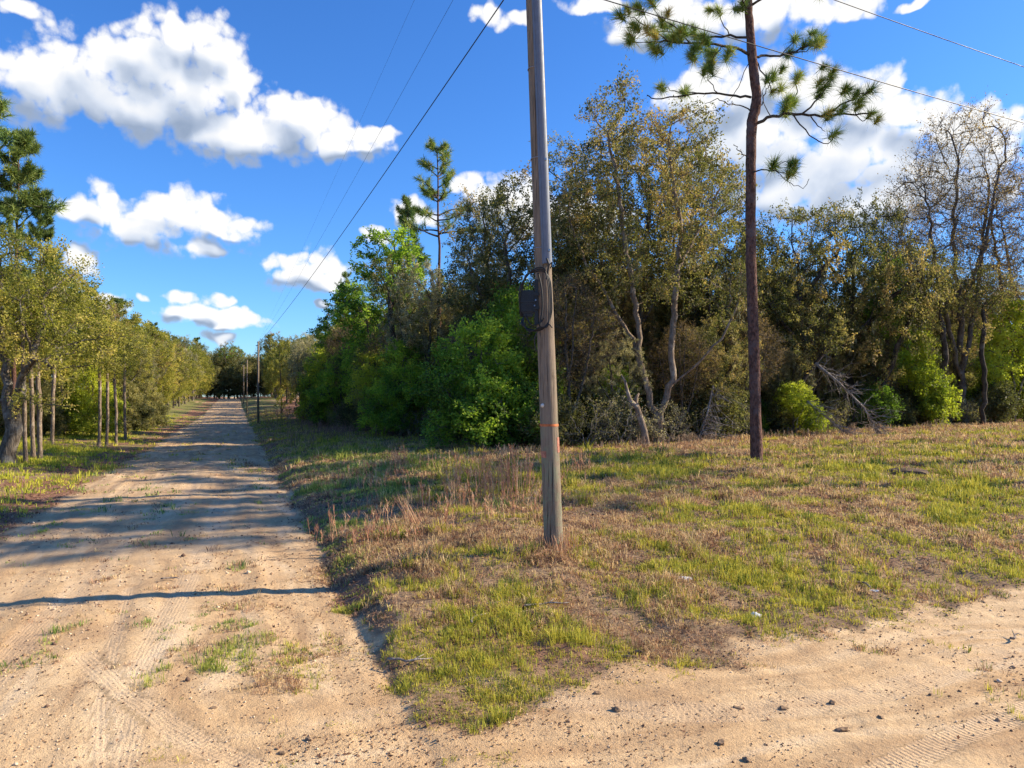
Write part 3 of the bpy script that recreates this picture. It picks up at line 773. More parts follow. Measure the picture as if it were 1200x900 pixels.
reskin('oak_round', M['moss_leaf'], 'moss_round')
PR['gold_round'] = tree_meshes('gold_round', 81, [[(0, 0, 0), (.1, .1, 2), (-.1, .1, 4), (-.2, .2, 6), (-.2, .2, 7.6)], [(.1, .1, 1.6), (1.1, -.3, 3.4), (2, -.5, 5)], [(.1, .1, 2), (-1.4, -.4, 3.6), (-2.2, -.4, 5)]],
    [(0, 0, 7, 2.7, 2.7, 2.2), (-1.7, -.2, 5, 2, 2.1, 2), (1.9, -.2, 5, 2, 2.1, 2), (.4, -.8, 3.6, 2.0, 1.9, 1.3)], 1100, .14, M['oak_bark'], M['gold_leaf'], nl=8, L=.13, W=.07)
PR['gold_low'] = tree_meshes('gold_low', 91, [[(0, 0, 0), (.1, .1, 1.5), (-.1, .1, 3.5), (-.2, .2, 6.6)], [(0, 0, .5), (1.1, -.3, 2.2), (1.6, -.5, 4)], [(0, 0, .5), (-1.2, -.4, 2.2), (-1.8, -.4, 4)]],
    [(0, 0, 6.2, 2.0, 2.1, 2.0), (-1.3, -.2, 4, 1.7, 1.8, 1.9), (1.4, -.2, 4, 1.7, 1.8, 1.9), (0, -.6, 2.0, 2.0, 1.8, 1.4)], 1100, .11, M['oak_bark'], M['gold_leaf'], nl=8, L=.13, W=.07)
lY = 25.0
PR['left_oak'] = tree_meshes('left_oak', 101, [px_pts(p, 10, 545, lY) for p in [
        [(10, 549, 0), (12, 520, 0), (15, 495, 0), (8, 475, .1), (0, 440, .3), (-8, 400, .4), (-10, 350, .3), (-5, 300, .2)],
        [(15, 495, 0), (24, 470, -.2), (40, 440, -.6), (58, 425, -.8), (85, 432, -1.0)],
        [(24, 470, -.2), (32, 430, .2), (40, 385, .4), (45, 340, .5)],
        [(18, 488, 0), (45, 470, -.9), (75, 472, -1.4), (100, 476, -1.5)],
        [(8, 475, .1), (-25, 450, -.5), (-55, 420, -.8)]]],
    px_blobs([(0, 330, .2, 70, 2.4, 62), (55, 380, 0, 62, 2.6, 52), (-60, 390, 0, 50, 2.4, 50), (40, 320, .5, 55, 2.2, 45), (95, 430, -1, 40, 1.6, 25), (100, 400, 0, 45, 2, 36)], 10, 545, lY),
    1500, .26, M['oak_bark'], M['gold_leaf'], D=.3, dk=.55, nl=6, L=.10, W=.052, tw=.42, maxn=4200, moss=16)
WOB = .01
PR['slim'] = tree_meshes('slim', 111, [[(0, 0, 0), (.05, .05, 2.4), (-.1, .1, 5), (0, .1, 8)]],
    [(0, 0, 7.4, 1.4, 1.4, 1.6), (.5, 0, 5.8, 1.2, 1.2, 1.0)], 330, .10, M['pale_bark'], M['gold_leaf'], nl=7, L=.12, W=.06)
WOB = .045
# brushy undergrowth
PR['brush'] = tree_meshes('brush', 121, [[(0, 0, 0), (.2, .1, .6)], [(0, 0, 0), (-.3, .1, .6)], [(.05, 0, 0), (.1, -.4, .5)]],
    [(0, 0, 1.1, 1.0, .8, .8), (.7, .2, .7, .7, .6, .6), (-.7, 0, .7, .7, .6, .6)], 500, .028, M['grey_twig'], M['moss_leaf'], tip=.006, D=.14, dk=.26, nl=2, twigs=2, bare=.3, L=.07, W=.035, tw=.3, flare=False, thin=.012, maxn=1800)
reskin('brush', M['dark_leaf'], 'brush_green')
PR['shrub'] = tree_meshes('shrub', 131, [[(0, 0, 0), (.2, .1, .7)], [(0, 0, 0), (-.3, .1, .7)], [(.05, 0, 0), (.1, -.4, .6)]],
    [(0, 0, 1.5, .9, .9, .9), (.6, .1, .9, .8, .7, .7), (-.6, 0, .9, .8, .7, .7), (0, -.5, .5, .7, .5, .4)], 600, .035, M['oak_bark'], M['yellow_leaf'], tip=.007, D=.17, dk=.28, nl=4, twigs=2, L=.13, W=.07, tw=.42, jit=.4, flare=False, thin=.014, tintbias=-.3, maxn=1800)
reskin('shrub', M['green_leaf'], 'shrub_green')
reskin('shrub', M['dark_leaf'], 'shrub_dark')
PR['pine_a'] = pine_meshes(5, 16, .17, .42, 2.9, 44, M['needle_far'], n=50, L=.46, W=.045)
PR['pine_b'] = pine_meshes(6, 16, .16, .48, 2.6, 38, M['needle_far'], lean=.02, n=50, L=.46, W=.045)
PR['pine_c'] = pine_meshes(9, 16.5, .15, .60, 2.3, 26, M['needle'], n=44, L=.36, W=.028, tint=.62, dens=.5)

def gx(px, Y): return (px-600)/F*Y
def TREE(kind, name, px, Y, h_px, top_ref, label, cat='tree', group=None, rz=0.):
    """stand a tree of prototype kind at a bearing/distance; scaled to the height wanted (metres)"""
    x = gx(px, Y); return place(PR[kind], name, x, Y, label, cat, group, rz, h_px/top_ref)
HT = dict(oak_round=11.8, oak_tall=13.4, brown_tall=13.4, oak_wide=9.2, bare=14.2, green_tall=11.3, green_low=5.1, yellow_low=5.1, dark_low=5.1, dark_round=11.8, moss_round=11.8,
          gold_round=9.2, gold_low=8.2, slim=9, brush=1.9, brush_green=1.9, shrub=2.4, shrub_green=2.4, shrub_dark=2.4, pine_a=16.4, pine_b=16.4, pine_c=16.9)
def T1(kind, name, px, Y, topy, label, group=None, rz=0., cat='tree', wide=1.):
    x = gx(px, Y); z0 = float(H0(np.array(x), np.array(Y)))
    h = CAMZ-(topy-HZ)*Y/F-z0; s = h/HT[kind]
    return place(PR[kind], name, x, Y, label, cat, group, rz, (s*wide, s*wide, s))
o = empty('oak_tree', (gx(770, 28.5), 28.5, float(H0(np.array(gx(770, 28.5)), np.array(28.5)))), 'tall oak with several pale twisted stems forking near the ground, right of the utility pole', 'tree')
for p in ('trunk', 'branches', 'crown', 'moss'): tag(link(p, PR['hero_oak'][p], o), kind='stuff' if p == 'moss' else None)
z_ = float(H0(np.array(gx(10, 25)), np.array(25.)))
o = empty('oak_tree', (gx(10, 25), 25, z_), 'large oak with dark forked trunk and olive yellow crown at the left edge', 'tree')
for p in ('trunk', 'branches', 'crown', 'moss'): tag(link(p, PR['left_oak'][p], o), kind='stuff' if p == 'moss' else None)
# right woods, front row
T1('oak_round', 'oak_tree', 612, 33, 196, 'sparse olive brown oak whose crown stands just left of the utility pole', rz=.6)
T1('oak_tall', 'oak_tree', 672, 34, 150, 'tall narrow oak rising right behind the utility pole', rz=2.2)
T1('oak_round', 'oak_tree', 742, 33.5, 132, 'tall broad olive oak directly behind the pale twisted stems', rz=3.9, wide=.86)
T1('oak_round', 'oak_tree', 815, 34.5, 165, 'full olive oak between the pale twisted stems and the tall pine trunk', rz=5.3, wide=.8)
T1('oak_wide', 'oak_tree', 1000, 38, 232, 'broad grey olive oak midway between the tall pine and the tallest bare tree', rz=2.0, wide=.75)
T1('dark_round', 'oak_tree', 700, 37, 235, 'dark leaved oak in shade behind the many stemmed pale oak', rz=1.2)
T1('oak_wide', 'oak_tree', 945, 35.5, 238, 'wide low oak with brown leaves and drooping limbs just right of the tall pine', rz=.3, wide=.86)
T1('bare', 'bare_tree', 1128, 39.5, 128, 'nearly leafless grey brown tree, tallest at the right edge', rz=.2, wide=.95)
T1('bare', 'bare_tree', 1205, 41.5, 190, 'nearly leafless tree cut by the right frame edge', rz=2.9)
T1('bare', 'bare_tree', 1058, 45.5, 232, 'smaller twiggy leafless tree left of the tallest bare one', rz=4.2, wide=.8)
T1('brown_tall', 'oak_tree', 1040, 40.5, 268, 'brown leaved oak with leaning trunk between the low wide oak and the bare trees', rz=4.4, wide=1.1)
T1('green_tall', 'leafy_tree', 1042, 37.5, 296, 'bright green tree showing above the low wide oak right of the pine', rz=1.1, wide=.8)
T1('green_tall', 'leafy_tree', 462, 43, 266, 'tall rich green tree at the left end of the right hand woods', rz=.4, wide=1.25)
T1('moss_round', 'oak_tree', 497, 37, 300, 'greyish tan mossy oak beside the tall rich green tree', rz=3.3, wide=.8)
T1('oak_tall', 'oak_tree', 565, 36, 215, 'olive oak with open crown left of the utility pole and behind the bright green bush', rz=5.1, wide=1.05)
T1('oak_round', 'oak_tree', 858, 36, 250, 'olive oak standing behind the tall pine trunk', rz=2.7)
T1('dark_round', 'oak_tree', 905, 41.5, 300, 'dark oak deep behind the low wide oak', rz=.7)
T1('green_low', 'leafy_bush', 560, 28, 368, 'big bright green bush reaching the ground left of the utility pole', cat='bush', rz=.3, wide=1.12)
T1('green_low', 'leafy_bush', 605, 30, 330, 'taller green bush directly behind the splice box on the pole', cat='bush', rz=2.3, wide=.8)
T1('green_low', 'leafy_bush', 722, 30.5, 428, 'smaller bright green bush left of the pale twisted stems', cat='bush', rz=4.1, wide=1.1)
T1('yellow_low', 'leafy_shrub', 932, 32.3, 446, 'yellow green shrub right beside the tall pine trunk', cat='shrub', rz=1.9, wide=1.45)
T1('yellow_low', 'leafy_bush', 1075, 38, 382, 'yellow green bush under the bare trees at right', cat='bush', rz=1.4, wide=.9)
T1('dark_low', 'leafy_bush', 1018, 38.5, 420, 'dark green bush behind the fallen grey branches', cat='bush', rz=2.4, wide=1.1)
T1('yellow_low', 'leafy_bush', 1188, 40.5, 345, 'yellow green bush at the right frame edge', cat='bush', rz=3.4, wide=.8)
T1('green_low', 'leafy_bush', 432, 44, 378, 'green bushy tree below the tall rich green one', cat='bush', rz=1.9, wide=1.1)
T1('yellow_low', 'leafy_bush', 498, 38.5, 420, 'yellow green sapling lit behind the dark twisted trunk', cat='bush', rz=.9, wide=1.1)
T1('yellow_low', 'leafy_bush', 384, 54, 402, 'bright yellow young tree halfway along the right side of the road', cat='bush', rz=.2, wide=.95)
T1('moss_round', 'oak_tree', 352, 66, 398, 'tan grey tree beyond the bright yellow young tree', rz=1.3, wide=.6)
T1('dark_low', 'leafy_bush', 372, 60, 440, 'dark bush under the tan grey tree by the road', cat='bush', rz=.3)
T1('gold_low', 'oak_tree', 330, 80, 398, 'ochre tree just right of the nearest distant pole', rz=.7, wide=.8)
T1('gold_round', 'oak_tree', 412, 62, 372, 'ochre crowned tree behind the bright yellow young tree', rz=2.7, wide=.8)
T1('pine_c', 'pine_tree', 517, 40, 162, 'slender pine with a small open crown above the oaks left of the utility pole', rz=0., wide=1.0)
T1('pine_c', 'pine_tree', 407, 60, 318, 'small thin pine poking up at the left end of the right hand woods', rz=2.0, wide=.85)
T1('pine_b', 'pine_tree', 478, 52, 232, 'pine partly hidden behind the tall rich green tree', rz=1.0, wide=.7)
T1('green_low', 'leafy_bush', 470, 36.5, 398, 'fresh green bush at the foot of the mossy tan oak', cat='bush', rz=5.2, wide=1.05)
T1('yellow_low', 'leafy_bush', 438, 40.5, 408, 'lime tinted bush left of the fresh green one below the mossy oak', cat='bush', rz=2.2, wide=1.1)
T1('green_low', 'leafy_bush', 402, 47, 412, 'green bush just right of the bright yellow young tree', cat='bush', rz=3.7, wide=1.0)
T1('green_tall', 'leafy_tree', 418, 50, 330, 'mid green tree filling the left shoulder of the right hand woods', rz=3.0, wide=1.3)
# bare twisting saplings and young oaks along the front
rg = random.Random(33)
for i in range(17):
    x = -11+i*2.15+rg.uniform(-.7, .7); y = woods_edge_Y(x)+rg.uniform(.8, 2.6); k = ['bare', 'oak_wide', 'bare', 'moss_round'][i % 4]
    h = rg.uniform(4.2, 7.0)
    if x < 1.5 and k != 'bare': continue
    nm, lb, gp = {'bare': ('bare_tree', 'small twisted leafless sapling at the front of the right hand woods', 'leafless saplings at the woods front'),
                  'oak_wide': ('oak_tree', 'young spreading oak at the front of the right hand woods', 'young oaks at the woods front'),
                  'moss_round': ('oak_tree', 'small greyish mossy oak at the front of the right hand woods', 'small mossy oaks at the woods front')}[k]
    place(PR[k], nm, x, y, lb, 'tree', gp, rg.uniform(0, 6.28), h/HT[k])
# undergrowth along the front of the woods
rg = random.Random(3)
LB = {'brush': ('brush_bush', 'low grey twiggy brush along the foot of the right hand woods', 'brush bushes at the foot of the woods'),
      'brush_green': ('brush_bush', 'low dark green scrub along the foot of the right hand woods', 'dark scrub at the foot of the woods'),
      'shrub_dark': ('leafy_shrub', 'dark leafy shrub growing among the trunks of the right hand woods', 'dark shrubs among the trunks'),
      'shrub_green': ('leafy_shrub', 'mid green shrub growing among the trunks of the right hand woods', 'green shrubs among the trunks'),
      'dark_low': ('leafy_bush', 'dark tall bush filling the shade inside the right hand woods', 'dark bushes inside the woods')}
x = -13.0
while x < 27:
    k = rg.choice(['brush', 'brush_green', 'brush_green', 'brush', 'shrub_dark', 'shrub_green'])
    y = woods_edge_Y(x)+rg.uniform(.3, 1.6)
    place(PR[k], LB[k][0], x, y, LB[k][1], 'bush' if 'brush' in k else 'shrub', LB[k][2], rg.uniform(0, 6.28), rg.uniform(.6, 1.05))
    x += rg.uniform(.75, 1.35)
x = -15.0
while x < 32:
    k = rg.choice(['shrub_dark', 'dark_low', 'shrub_dark', 'dark_low', 'shrub_green'])
    y = woods_edge_Y(x)+rg.uniform(2.2, 5)
    place(PR[k], LB[k][0], x, y, LB[k][1], 'bush' if 'low' in k else 'shrub', LB[k][2], rg.uniform(0, 6.28), rg.uniform(.6, 1.0))
    x += rg.uniform(1.2, 2.2)
# trees deeper in the right woods
BG = [('oak_round', 'oak_tree', 'olive oak standing deep inside the right hand woods behind the front row', 'olive oaks inside the woods'),
      ('dark_round', 'oak_tree', 'dark leaved oak standing deep inside the right hand woods', 'dark oaks inside the woods'),
      ('brown_tall', 'oak_tree', 'brown leaved oak standing deep inside the right hand woods', 'brown oaks inside the woods'),
      ('oak_tall', 'oak_tree', 'tall narrow olive oak deep inside the right hand woods', 'narrow oaks inside the woods')]
rg = random.Random(9)
for row, (dy, step, hmin, hmax) in enumerate([(5.5, 3.0, 7.2, 9.2), (10, 3.6, 8.0, 10.0), (16, 4.4, 8.5, 10.5)]):
    x = -14.0
    while x < 36:
        k = rg.choice(BG); y = woods_edge_Y(x)+dy+rg.uniform(-1.2, 1.2)
        h = rg.uniform(hmin, hmax)*(1.0 if x < 14 else 1.08)
        place(PR[k[0]], k[1], x, y, k[2], 'tree', k[3], rg.uniform(0, 6.28), h/HT[k[0]])
        x += step*rg.uniform(.7, 1.3)
for dy, sc0, sc1, st in [(7.5, 1.1, 1.5, 2.6), (13, 1.4, 1.8, 3.0), (20, 1.6, 2.0, 3.6)]:
    x = -15.0
    while x < 38:
        place(PR['dark_low'], 'leafy_bush', x, woods_edge_Y(x)+dy+rg.uniform(-1, 1), LB['dark_low'][1], 'bush', LB['dark_low'][2], rg.uniform(0, 6.28), rg.uniform(sc0, sc1)); x += st*rg.uniform(.7, 1.2)
# right side of the long road, receding
rg = random.Random(14)
v = 62.0
while v < 232:
    for q in range(2):
        u = 10.2+q*6+rg.uniform(-1.2, 1.5); x, y = to_xy(u, v+rg.uniform(-2, 2))
        if abs(v-165) < 5: continue
        k = rg.choice(['gold_low', 'oak_round', 'gold_round', 'oak_tall', 'moss_round', 'dark_round'])
        if q == 1 and rg.random() < .35: k = 'pine_a'
        hh = {'pine_a': 14}.get(k, 8.6+3.6*(v-62)/170)*rg.uniform(.85, 1.12)
        nm, lb, gp = ('pine_tree', 'distant pine on the right side of the long dirt road', 'distant pines right of the road') if k == 'pine_a' else \
                     ('oak_tree', 'distant oak in the row receding along the right side of the dirt road', 'distant oaks right of the road')
        place(PR[k], nm, x, y, lb, 'tree', gp, rg.uniform(0, 6.28), hh/HT[k])
    v += rg.uniform(4, 6)
# far end of the road
for i in range(105):
    x, y = to_xy(rg.uniform(-30, 62), rg.uniform(226, 262)) if i < 80 else to_xy(rg.choice([-1, 1])*rg.uniform(9, 16), rg.uniform(185, 226))
    k = rg.choice(['pine_a', 'dark_round', 'green_tall', 'oak_round', 'dark_round'])
    if k.startswith('pine'): nm, lb, gp = 'pine_tree', 'distant pine closing the far end of the dirt road', 'pines at the far end of the road'
    else: nm, lb, gp = 'oak_tree', 'distant tree closing the far end of the dirt road', 'oaks at the far end of the road'
    place(PR[k], nm, x, y, lb, 'tree', gp, rg.uniform(0, 6.28), rg.uniform(14, 19)/HT[k] if 'pine' in k else rg.uniform(12, 17)/HT[k])
for i in range(26):
    x, y = to_xy(-34+i*3.2+rg.uniform(-1, 1), rg.uniform(222, 230))
    place(PR['dark_low'], 'leafy_bush', x, y, 'distant dark bush under the trees that close the far end of the road', 'bush', 'dark bushes at the far end of the road', rg.uniform(0, 6.28), rg.uniform(1.7, 2.4))
# left side of the road
v = 43.0; i = 0
while v < 225:
    u = -8.3-rg.uniform(0, 1.6)-1.5*float(sst(52, 43, v)); x, y = to_xy(u, v)
    k = ['gold_low', 'moss_round', 'gold_low', 'oak_round', 'gold_round', 'brown_tall', 'gold_low'][i % 7] if v > 50 else 'gold_round'
    place(PR[k], 'oak_tree', x, y, 'yellow olive oak in the row along the left side of the dirt road', 'tree', 'yellow olive oaks along the left of the road', rg.uniform(0, 6.28), (rg.uniform(6.6, 9.9)+3.0*(v-43)/180)/HT[k]); i += 1
    v += rg.uniform(3.2, 4.8)
v = 30.0
while v < 240:
    for q in range(2):
        u = -13.5-q*6-rg.uniform(0, 3); x, y = to_xy(u, v+rg.uniform(-2, 2))
        if rg.random() < (.3 if q == 0 else .65)*(1 if v > 60 else .35):
            k = rg.choice(['pine_a', 'pine_b']); place(PR[k], 'pine_tree', x, y, 'dark green pine rising behind the yellow olive oaks on the left', 'tree', 'pines behind the left oaks', rg.uniform(0, 6.28), (rg.uniform(12, 14.5)+3*(v-30)/200)/HT[k])
        else:
            k = rg.choice(['gold_low', 'gold_round', 'dark_round', 'dark_low']); place(PR[k], 'oak_tree' if k != 'dark_low' else 'leafy_bush', x, y, 'tree in the second rank behind the yellow olive oaks on the left' if k != 'dark_low' else 'dark bush in the shade behind the yellow olive oaks on the left',
                'tree' if k != 'dark_low' else 'bush', 'second rank trees on the left' if k != 'dark_low' else 'dark bushes on the left', rg.uniform(0, 6.28), (rg.uniform(7.5, 9.5)+3*(v-30)/200)/HT[k] if k != 'dark_low' else rg.uniform(.7, .95))
    v += rg.uniform(4.0, 5.5)
# named left trees: slender trunks and the pine over them
for px, Y, topy, kind, lab in [(30, 25.6, 330, 'slim', 'thin dark straight trunk nearest the big forked oak on the left'), (39, 27.4, 320, 'slim', 'left one of two close pale straight trunks'), (47, 27.0, 315, 'slim', 'right one of two close reddish straight trunks'),
                         (61, 33, 340, 'slim', 'slender tree standing back between the paired trunks and the green gap'), (116, 35, 370, 'slim', 'slender dark trunk at the left side of the sunny green gap'),
                         (125, 35.6, 372, 'slim', 'slender dark trunk second from the sunny green gap'), (136, 36.5, 375, 'slim', 'pale slightly leaning trunk right of the two dark ones'), (147, 40, 380, 'slim', 'small leaning trunk far along the left verge')]:
    T1(kind, 'slender_tree', px, Y, topy, lab, 'slender trunks on the left verge', rz=px*.7)
T1('pine_c', 'pine_tree', -12, 29, 96, 'tall green pine cut by the left frame edge', rz=.8, wide=1.25)
T1('pine_a', 'pine_tree', 16, 30, 150, 'yellow tufted pine crown just inside the left frame edge', rz=2.8, wide=.8)
T1('pine_a', 'pine_tree', 45, 33, 232, 'lowest of the pines rising over the big forked oak at left', rz=4.1, wide=.7)
T1('yellow_low', 'leafy_bush', 106, 41, 428, 'bright lime green bush glowing in the gap under the left oaks', cat='bush', rz=.5)
for px, Y, t in [(20, 44, 330), (80, 48, 350), (-30, 40, 340), (140, 52, 380)]:
    T1('dark_round', 'oak_tree', px, Y, t, 'shaded dark tree filling the left woods behind the slender trunks', 'dark trees behind the slender trunks', rz=px*.3)
for px, Y in [(-10, 36), (22, 38), (50, 39), (76, 41), (148, 46), (170, 52)]:
    T1('dark_low', 'leafy_bush', px, Y, 445, 'dark bush low in the shade of the left woods', 'dark bushes on the left', rz=px*.3, cat='bush')
# trees beyond the right frame edge that shade the road
for i, (x, y, h, k) in enumerate([(24, 18.3, 22.5, 'pine_c'), (23.5, 21.6, 22, 'pine_c'), (29.5, 23.2, 24.5, 'pine_c'), (30, 26.6, 23, 'pine_c'), (26.5, 28, 22, 'pine_c')]):
    place(PR[k], 'pine_tree', x, y, 'tall roadside pine beyond the right edge whose shadow crosses the dirt road', 'tree', 'tall pines beyond the right edge', i*1.3, (h/HT[k]*1.05, h/HT[k]*1.05, h/HT[k]))

# ------------------------------------------------------------------ the tall pine (traced, at its own distance)
def hero_pine():
    Y = 20.7; k = Y/F; bx, by = 887, 548
    x0 = gx(bx, Y); z0 = float(H0(np.array(x0), np.array(Y)))
    zoff = CAMZ-(by-HZ)*k      # height the base pixel stands for; ground may differ a little
    def P(px, py, dy=0): return np.array([(px-bx)*k, dy, (HZ-py)*k+CAMZ-z0])
    rng = np.random.default_rng(77)
    tr, br = MB(), MB(); tufts = []
    pts = [P(887, 560), P(887, 540), P(885, 470), P(884, 420), P(881, 340), P(880, 280), P(880, 210), P(880, 165), P(881, 145), P(885, 128), P(887, 112), P(884, 95), P(882, 70), P(879, 40), P(877, 0), P(875, -50), P(873, -100), P(872, -135)]
    pts[0][2] = -.4
    rad = [.235, .20, .175, .17, .165, .162, .16, .158, .165, .165, .15, .15, .148, .135, .12, .09, .055, .02]
    # finer with small bark irregularity
    pf = []; rf = []
    for i in range(len(pts)-1):
        for q in range(5):
            t = q/5; p = pts[i]*(1-t)+pts[i+1]*t; pf.append(p+rng.normal(0, .006, 3)*(1, 1, 0)); rf.append(.88*(rad[i]*(1-t)+rad[i+1]*t)*(1+rng.normal(0, .022)))
    pf.append(pts[-1]); rf.append(rad[-1]); tr.tube(pf, rf, 14)
    B = [ # branch polylines (px, py, dy) + radii
     ([(882, 148, 0), (897, 141, -.2), (912, 139, -.4), (930, 143, -.6), (950, 147, -.7), (975, 147, -.8), (1003, 148, -.9)], .05),
     ([(930, 143, -.6), (940, 135, -.9), (950, 122, -1.0), (957, 104, -1.1)], .028),
     ([(950, 147, -.7), (968, 138, -.9), (985, 130, -1.1), (999, 126, -1.2)], .028),
     ([(918, 140, -.5), (928, 155, -.6), (945, 172, -.6), (960, 178, -.6), (968, 167, -.7)], .022),
     ([(912, 139, -.4), (924, 128, -.2), (932, 110, -.1), (933, 92, 0)], .022),
     ([(940, 146, -.6), (950, 156, -.5), (960, 160, -.4)], .018),
     ([(985, 147, -.8), (995, 155, -.8), (1004, 148, -.8)], .014),
     ([(882, 66, 0), (900, 62, .2), (920, 58, .4), (940, 50, .5), (958, 43, .5), (970, 34, .5)], .04),
     ([(920, 58, .4), (932, 44, .6), (944, 30, .7)], .02),
     ([(930, 54, .4), (948, 56, .2), (962, 48, .1)], .02),
     ([(882, 66, 0), (905, 80, .5), (915, 95, .7), (925, 88, .8)], .022),
     ([(884, 128, 0), (897, 118, .3), (903, 102, .4), (910, 88, .5), (914, 76, .5)], .022),
     ([(905, 135, .1), (900, 118, .3), (899, 100, .4), (906, 84, .4)], .014),
     ([(881, 6, 0), (900, -2, -.3), (925, -3, -.5), (950, 0, -.7)], .035),
     ([(879, 204, 0), (888, 202, -.3), (900, 208, -.6), (912, 214, -.8)], .026), ([(895, 206, -.4), (905, 200, -.7), (917, 202, -.9)], .016), ([(900, 208, -.6), (916, 222, -.6), (931, 228, -.6), (938, 217, -.6)], .010),
     ([(880, 65, 0), (858, 62, -.3), (830, 64, -.6), (800, 66, -.8), (772, 66, -.9), (752, 70, -1.0)], .045),
     ([(800, 66, -.8), (782, 55, -1.1), (765, 48, -1.2), (752, 32, -1.3)], .02), ([(815, 65, -.7), (806, 78, -.9), (800, 82, -1.0)], .016),
     ([(775, 66, -.9), (757, 62, -1.2), (735, 48, -1.3), (717, 47, -1.4)], .018), ([(782, 66, -.9), (770, 76, -1.1), (762, 78, -1.1)], .014),
     ([(840, 63, -.5), (832, 74, -.3), (830, 84, -.2)], .014), ([(752, 70, -1), (736, 72, -1.1), (730, 66, -1.2)], .012),
     ([(880, 114, 0), (866, 106, .3), (848, 101, .5), (825, 97, .7), (800, 100, .8), (775, 100, .9), (765, 96, .9)], .036), ([(825, 97, .7), (810, 92, .9), (795, 88, 1.0), (783, 84, 1.0)], .016), ([(848, 101, .5), (833, 92, .2), (828, 82, 0)], .016),
     ([(879, 44, 0), (860, 34, .4), (838, 30, .7), (815, 22, .9), (795, 16, 1.0), (775, 14, 1.1)], .036), ([(838, 30, .7), (842, 42, .9), (845, 50, 1.0)], .016), ([(815, 22, .9), (803, 12, 1.2), (790, 3, 1.3)], .016), ([(860, 34, .4), (848, 18, .3), (842, 6, .2)], .018), ([(800, 18, 1.0), (788, 28, .9), (770, 34, .9)], .014),
     ([(880, 131, 0), (862, 130, -.4), (845, 133, -.7), (830, 131, -.9), (815, 138, -1.0)], .02),
     ([(880, 187, 0), (868, 184, -.2), (858, 180, -.4), (854, 176, -.5)], .02), ([(870, 184, -.2), (862, 191, -.3)], .01),
     ([(879, 18, 0), (862, 8, -.5), (845, -8, -.9)], .025), ([(877, 75, 0), (872, 92, .6), (865, 103, .8)], .012)]
    for pl, r in B:
        Pp = [P(*q) for q in pl]; fine = []
        for i in range(len(Pp)-1):
            for q in range(3): fine.append(Pp[i]+(Pp[i+1]-Pp[i])*q/3+rng.normal(0, .018, 3))
        fine[0] = Pp[0]; fine.append(Pp[-1]); br.tube(fine, list(np.linspace(r, max(.008, r*.4), len(fine))), 6)
    for px, py, dy in [(920, 126, -.3), (934, 90, 0), (950, 119, -1), (957, 103, -1.1), (945, 112, -1), (983, 128, -1.1), (998, 125, -1.2), (990, 134, -1.0), (967, 166, -.7), (958, 143, -.8), (972, 140, -.9), (1004, 147, -.9), (975, 122, -1.), (925, 120, -.2), (915, 132, -.5),
                       (962, 28, .5), (971, 34, .5), (944, 31, .7), (960, 46, .1), (935, 50, .6), (928, 88, .8), (914, 78, .5), (906, 84, .4), (950, 0, -.7), (925, -4, -.5), (960, 38, .6),
                       (897, 199, -.7), (917, 202, -.9), (912, 213, -.8),
                       (752, 31, -1.3), (765, 49, -1.2), (717, 47, -1.4), (734, 58, -1.3), (738, 38, -1.3), (780, 63, -1.0), (762, 78, -1.1), (800, 82, -1.0), (790, 56, -1.1), (830, 84, -.2), (828, 78, 0), (730, 66, -1.2), (748, 58, -1.2), (806, 72, -.9),
                       (783, 84, 1.0), (810, 92, .9), (845, 51, 1), (843, 7, .2), (790, 3, 1.3), (803, 15, 1.2), (775, 14, 1.1), (770, 34, .9), (830, 28, .8), (820, 20, .9), (845, -8, -.9), (866, 10, -.3), (790, 25, .9), (838, 44, .8), (848, 70, -.4), (815, 60, -.9)]:
        d = np.array([(px-880)*k*.25, dy*.5, .55])+rng.normal(0, .2, 3)
        tufts.append((P(px, py, dy), d, .95+.3*rng.random()))
        if rng.random() < .75: tufts.append((P(px+rng.normal(0, 5), py+rng.normal(0, 5), dy+rng.normal(0, .15)), d+rng.normal(0, .4, 3), .8))
    for i in range(26):   # crown above the frame
        t = rng.random(); z = P(0, -20-115*t)[2]; az = rng.random()*6.28; ln = 2.3*(1-.75*t)*(.6+.5*rng.random())
        a = P(875-3*t, -20-115*t); e = a+np.array([math.cos(az)*ln, math.sin(az)*ln, .35*ln])
        mid = (a+e)/2+np.array([0, 0, -.1]); br.tube([a, mid, e], [.035, .022, .01], 5)
        for q in range(4): tufts.append((e+rng.normal(0, .22, 3)*(q > 0), (e-a)+np.array([0, 0, .8]), 1.1))
    o = empty('pine_tree', (x0, Y, z0), 'tall reddish barked pine with sparse needle tufts, nearest tree in the grass', 'tree')
    tr.build('trunk', M['pine_bark'], o, True); br.build('branches', M['dark_bark'], o, True)
    me = needles(rng, tufts, M['needle'], 200, .34, .0145, .66, .22); link('crown', me, o)
hero_pine()
# dead forked stump beside the pale oak
def dead_fork():
    Y = 27.3; k = Y/F; x0 = gx(757, Y); z0 = float(H0(np.array(x0), np.array(Y)))
    def P(px, py, dy=0): return ((px-757)*k, dy, (HZ-py)*k+CAMZ-z0)
    m = MB(); m.tube([(0.05, 0, -.2), P(755, 505), P(750, 488, .05), P(747, 478, .05), P(738, 469, -.05), P(734, 456, -.1), P(732, 447, -.1), P(727, 439, -.15)], [.16, .13, .12, .11, .085, .06, .05, .02], 9)
    n = MB(); n.tube([P(748, 480, .05), P(746, 472, .15), P(747, 465, .2), P(750, 461, .22)], [.10, .08, .07, .03], 8)
    o = empty('dead_tree', (x0, Y, z0), 'pale dead forked stub without leaves left of the many stemmed oak', 'dead tree')
    m.build('trunk', M['pale_bark'], o, True); n.build('branch', M['pale_bark'], o, True)
dead_fork()
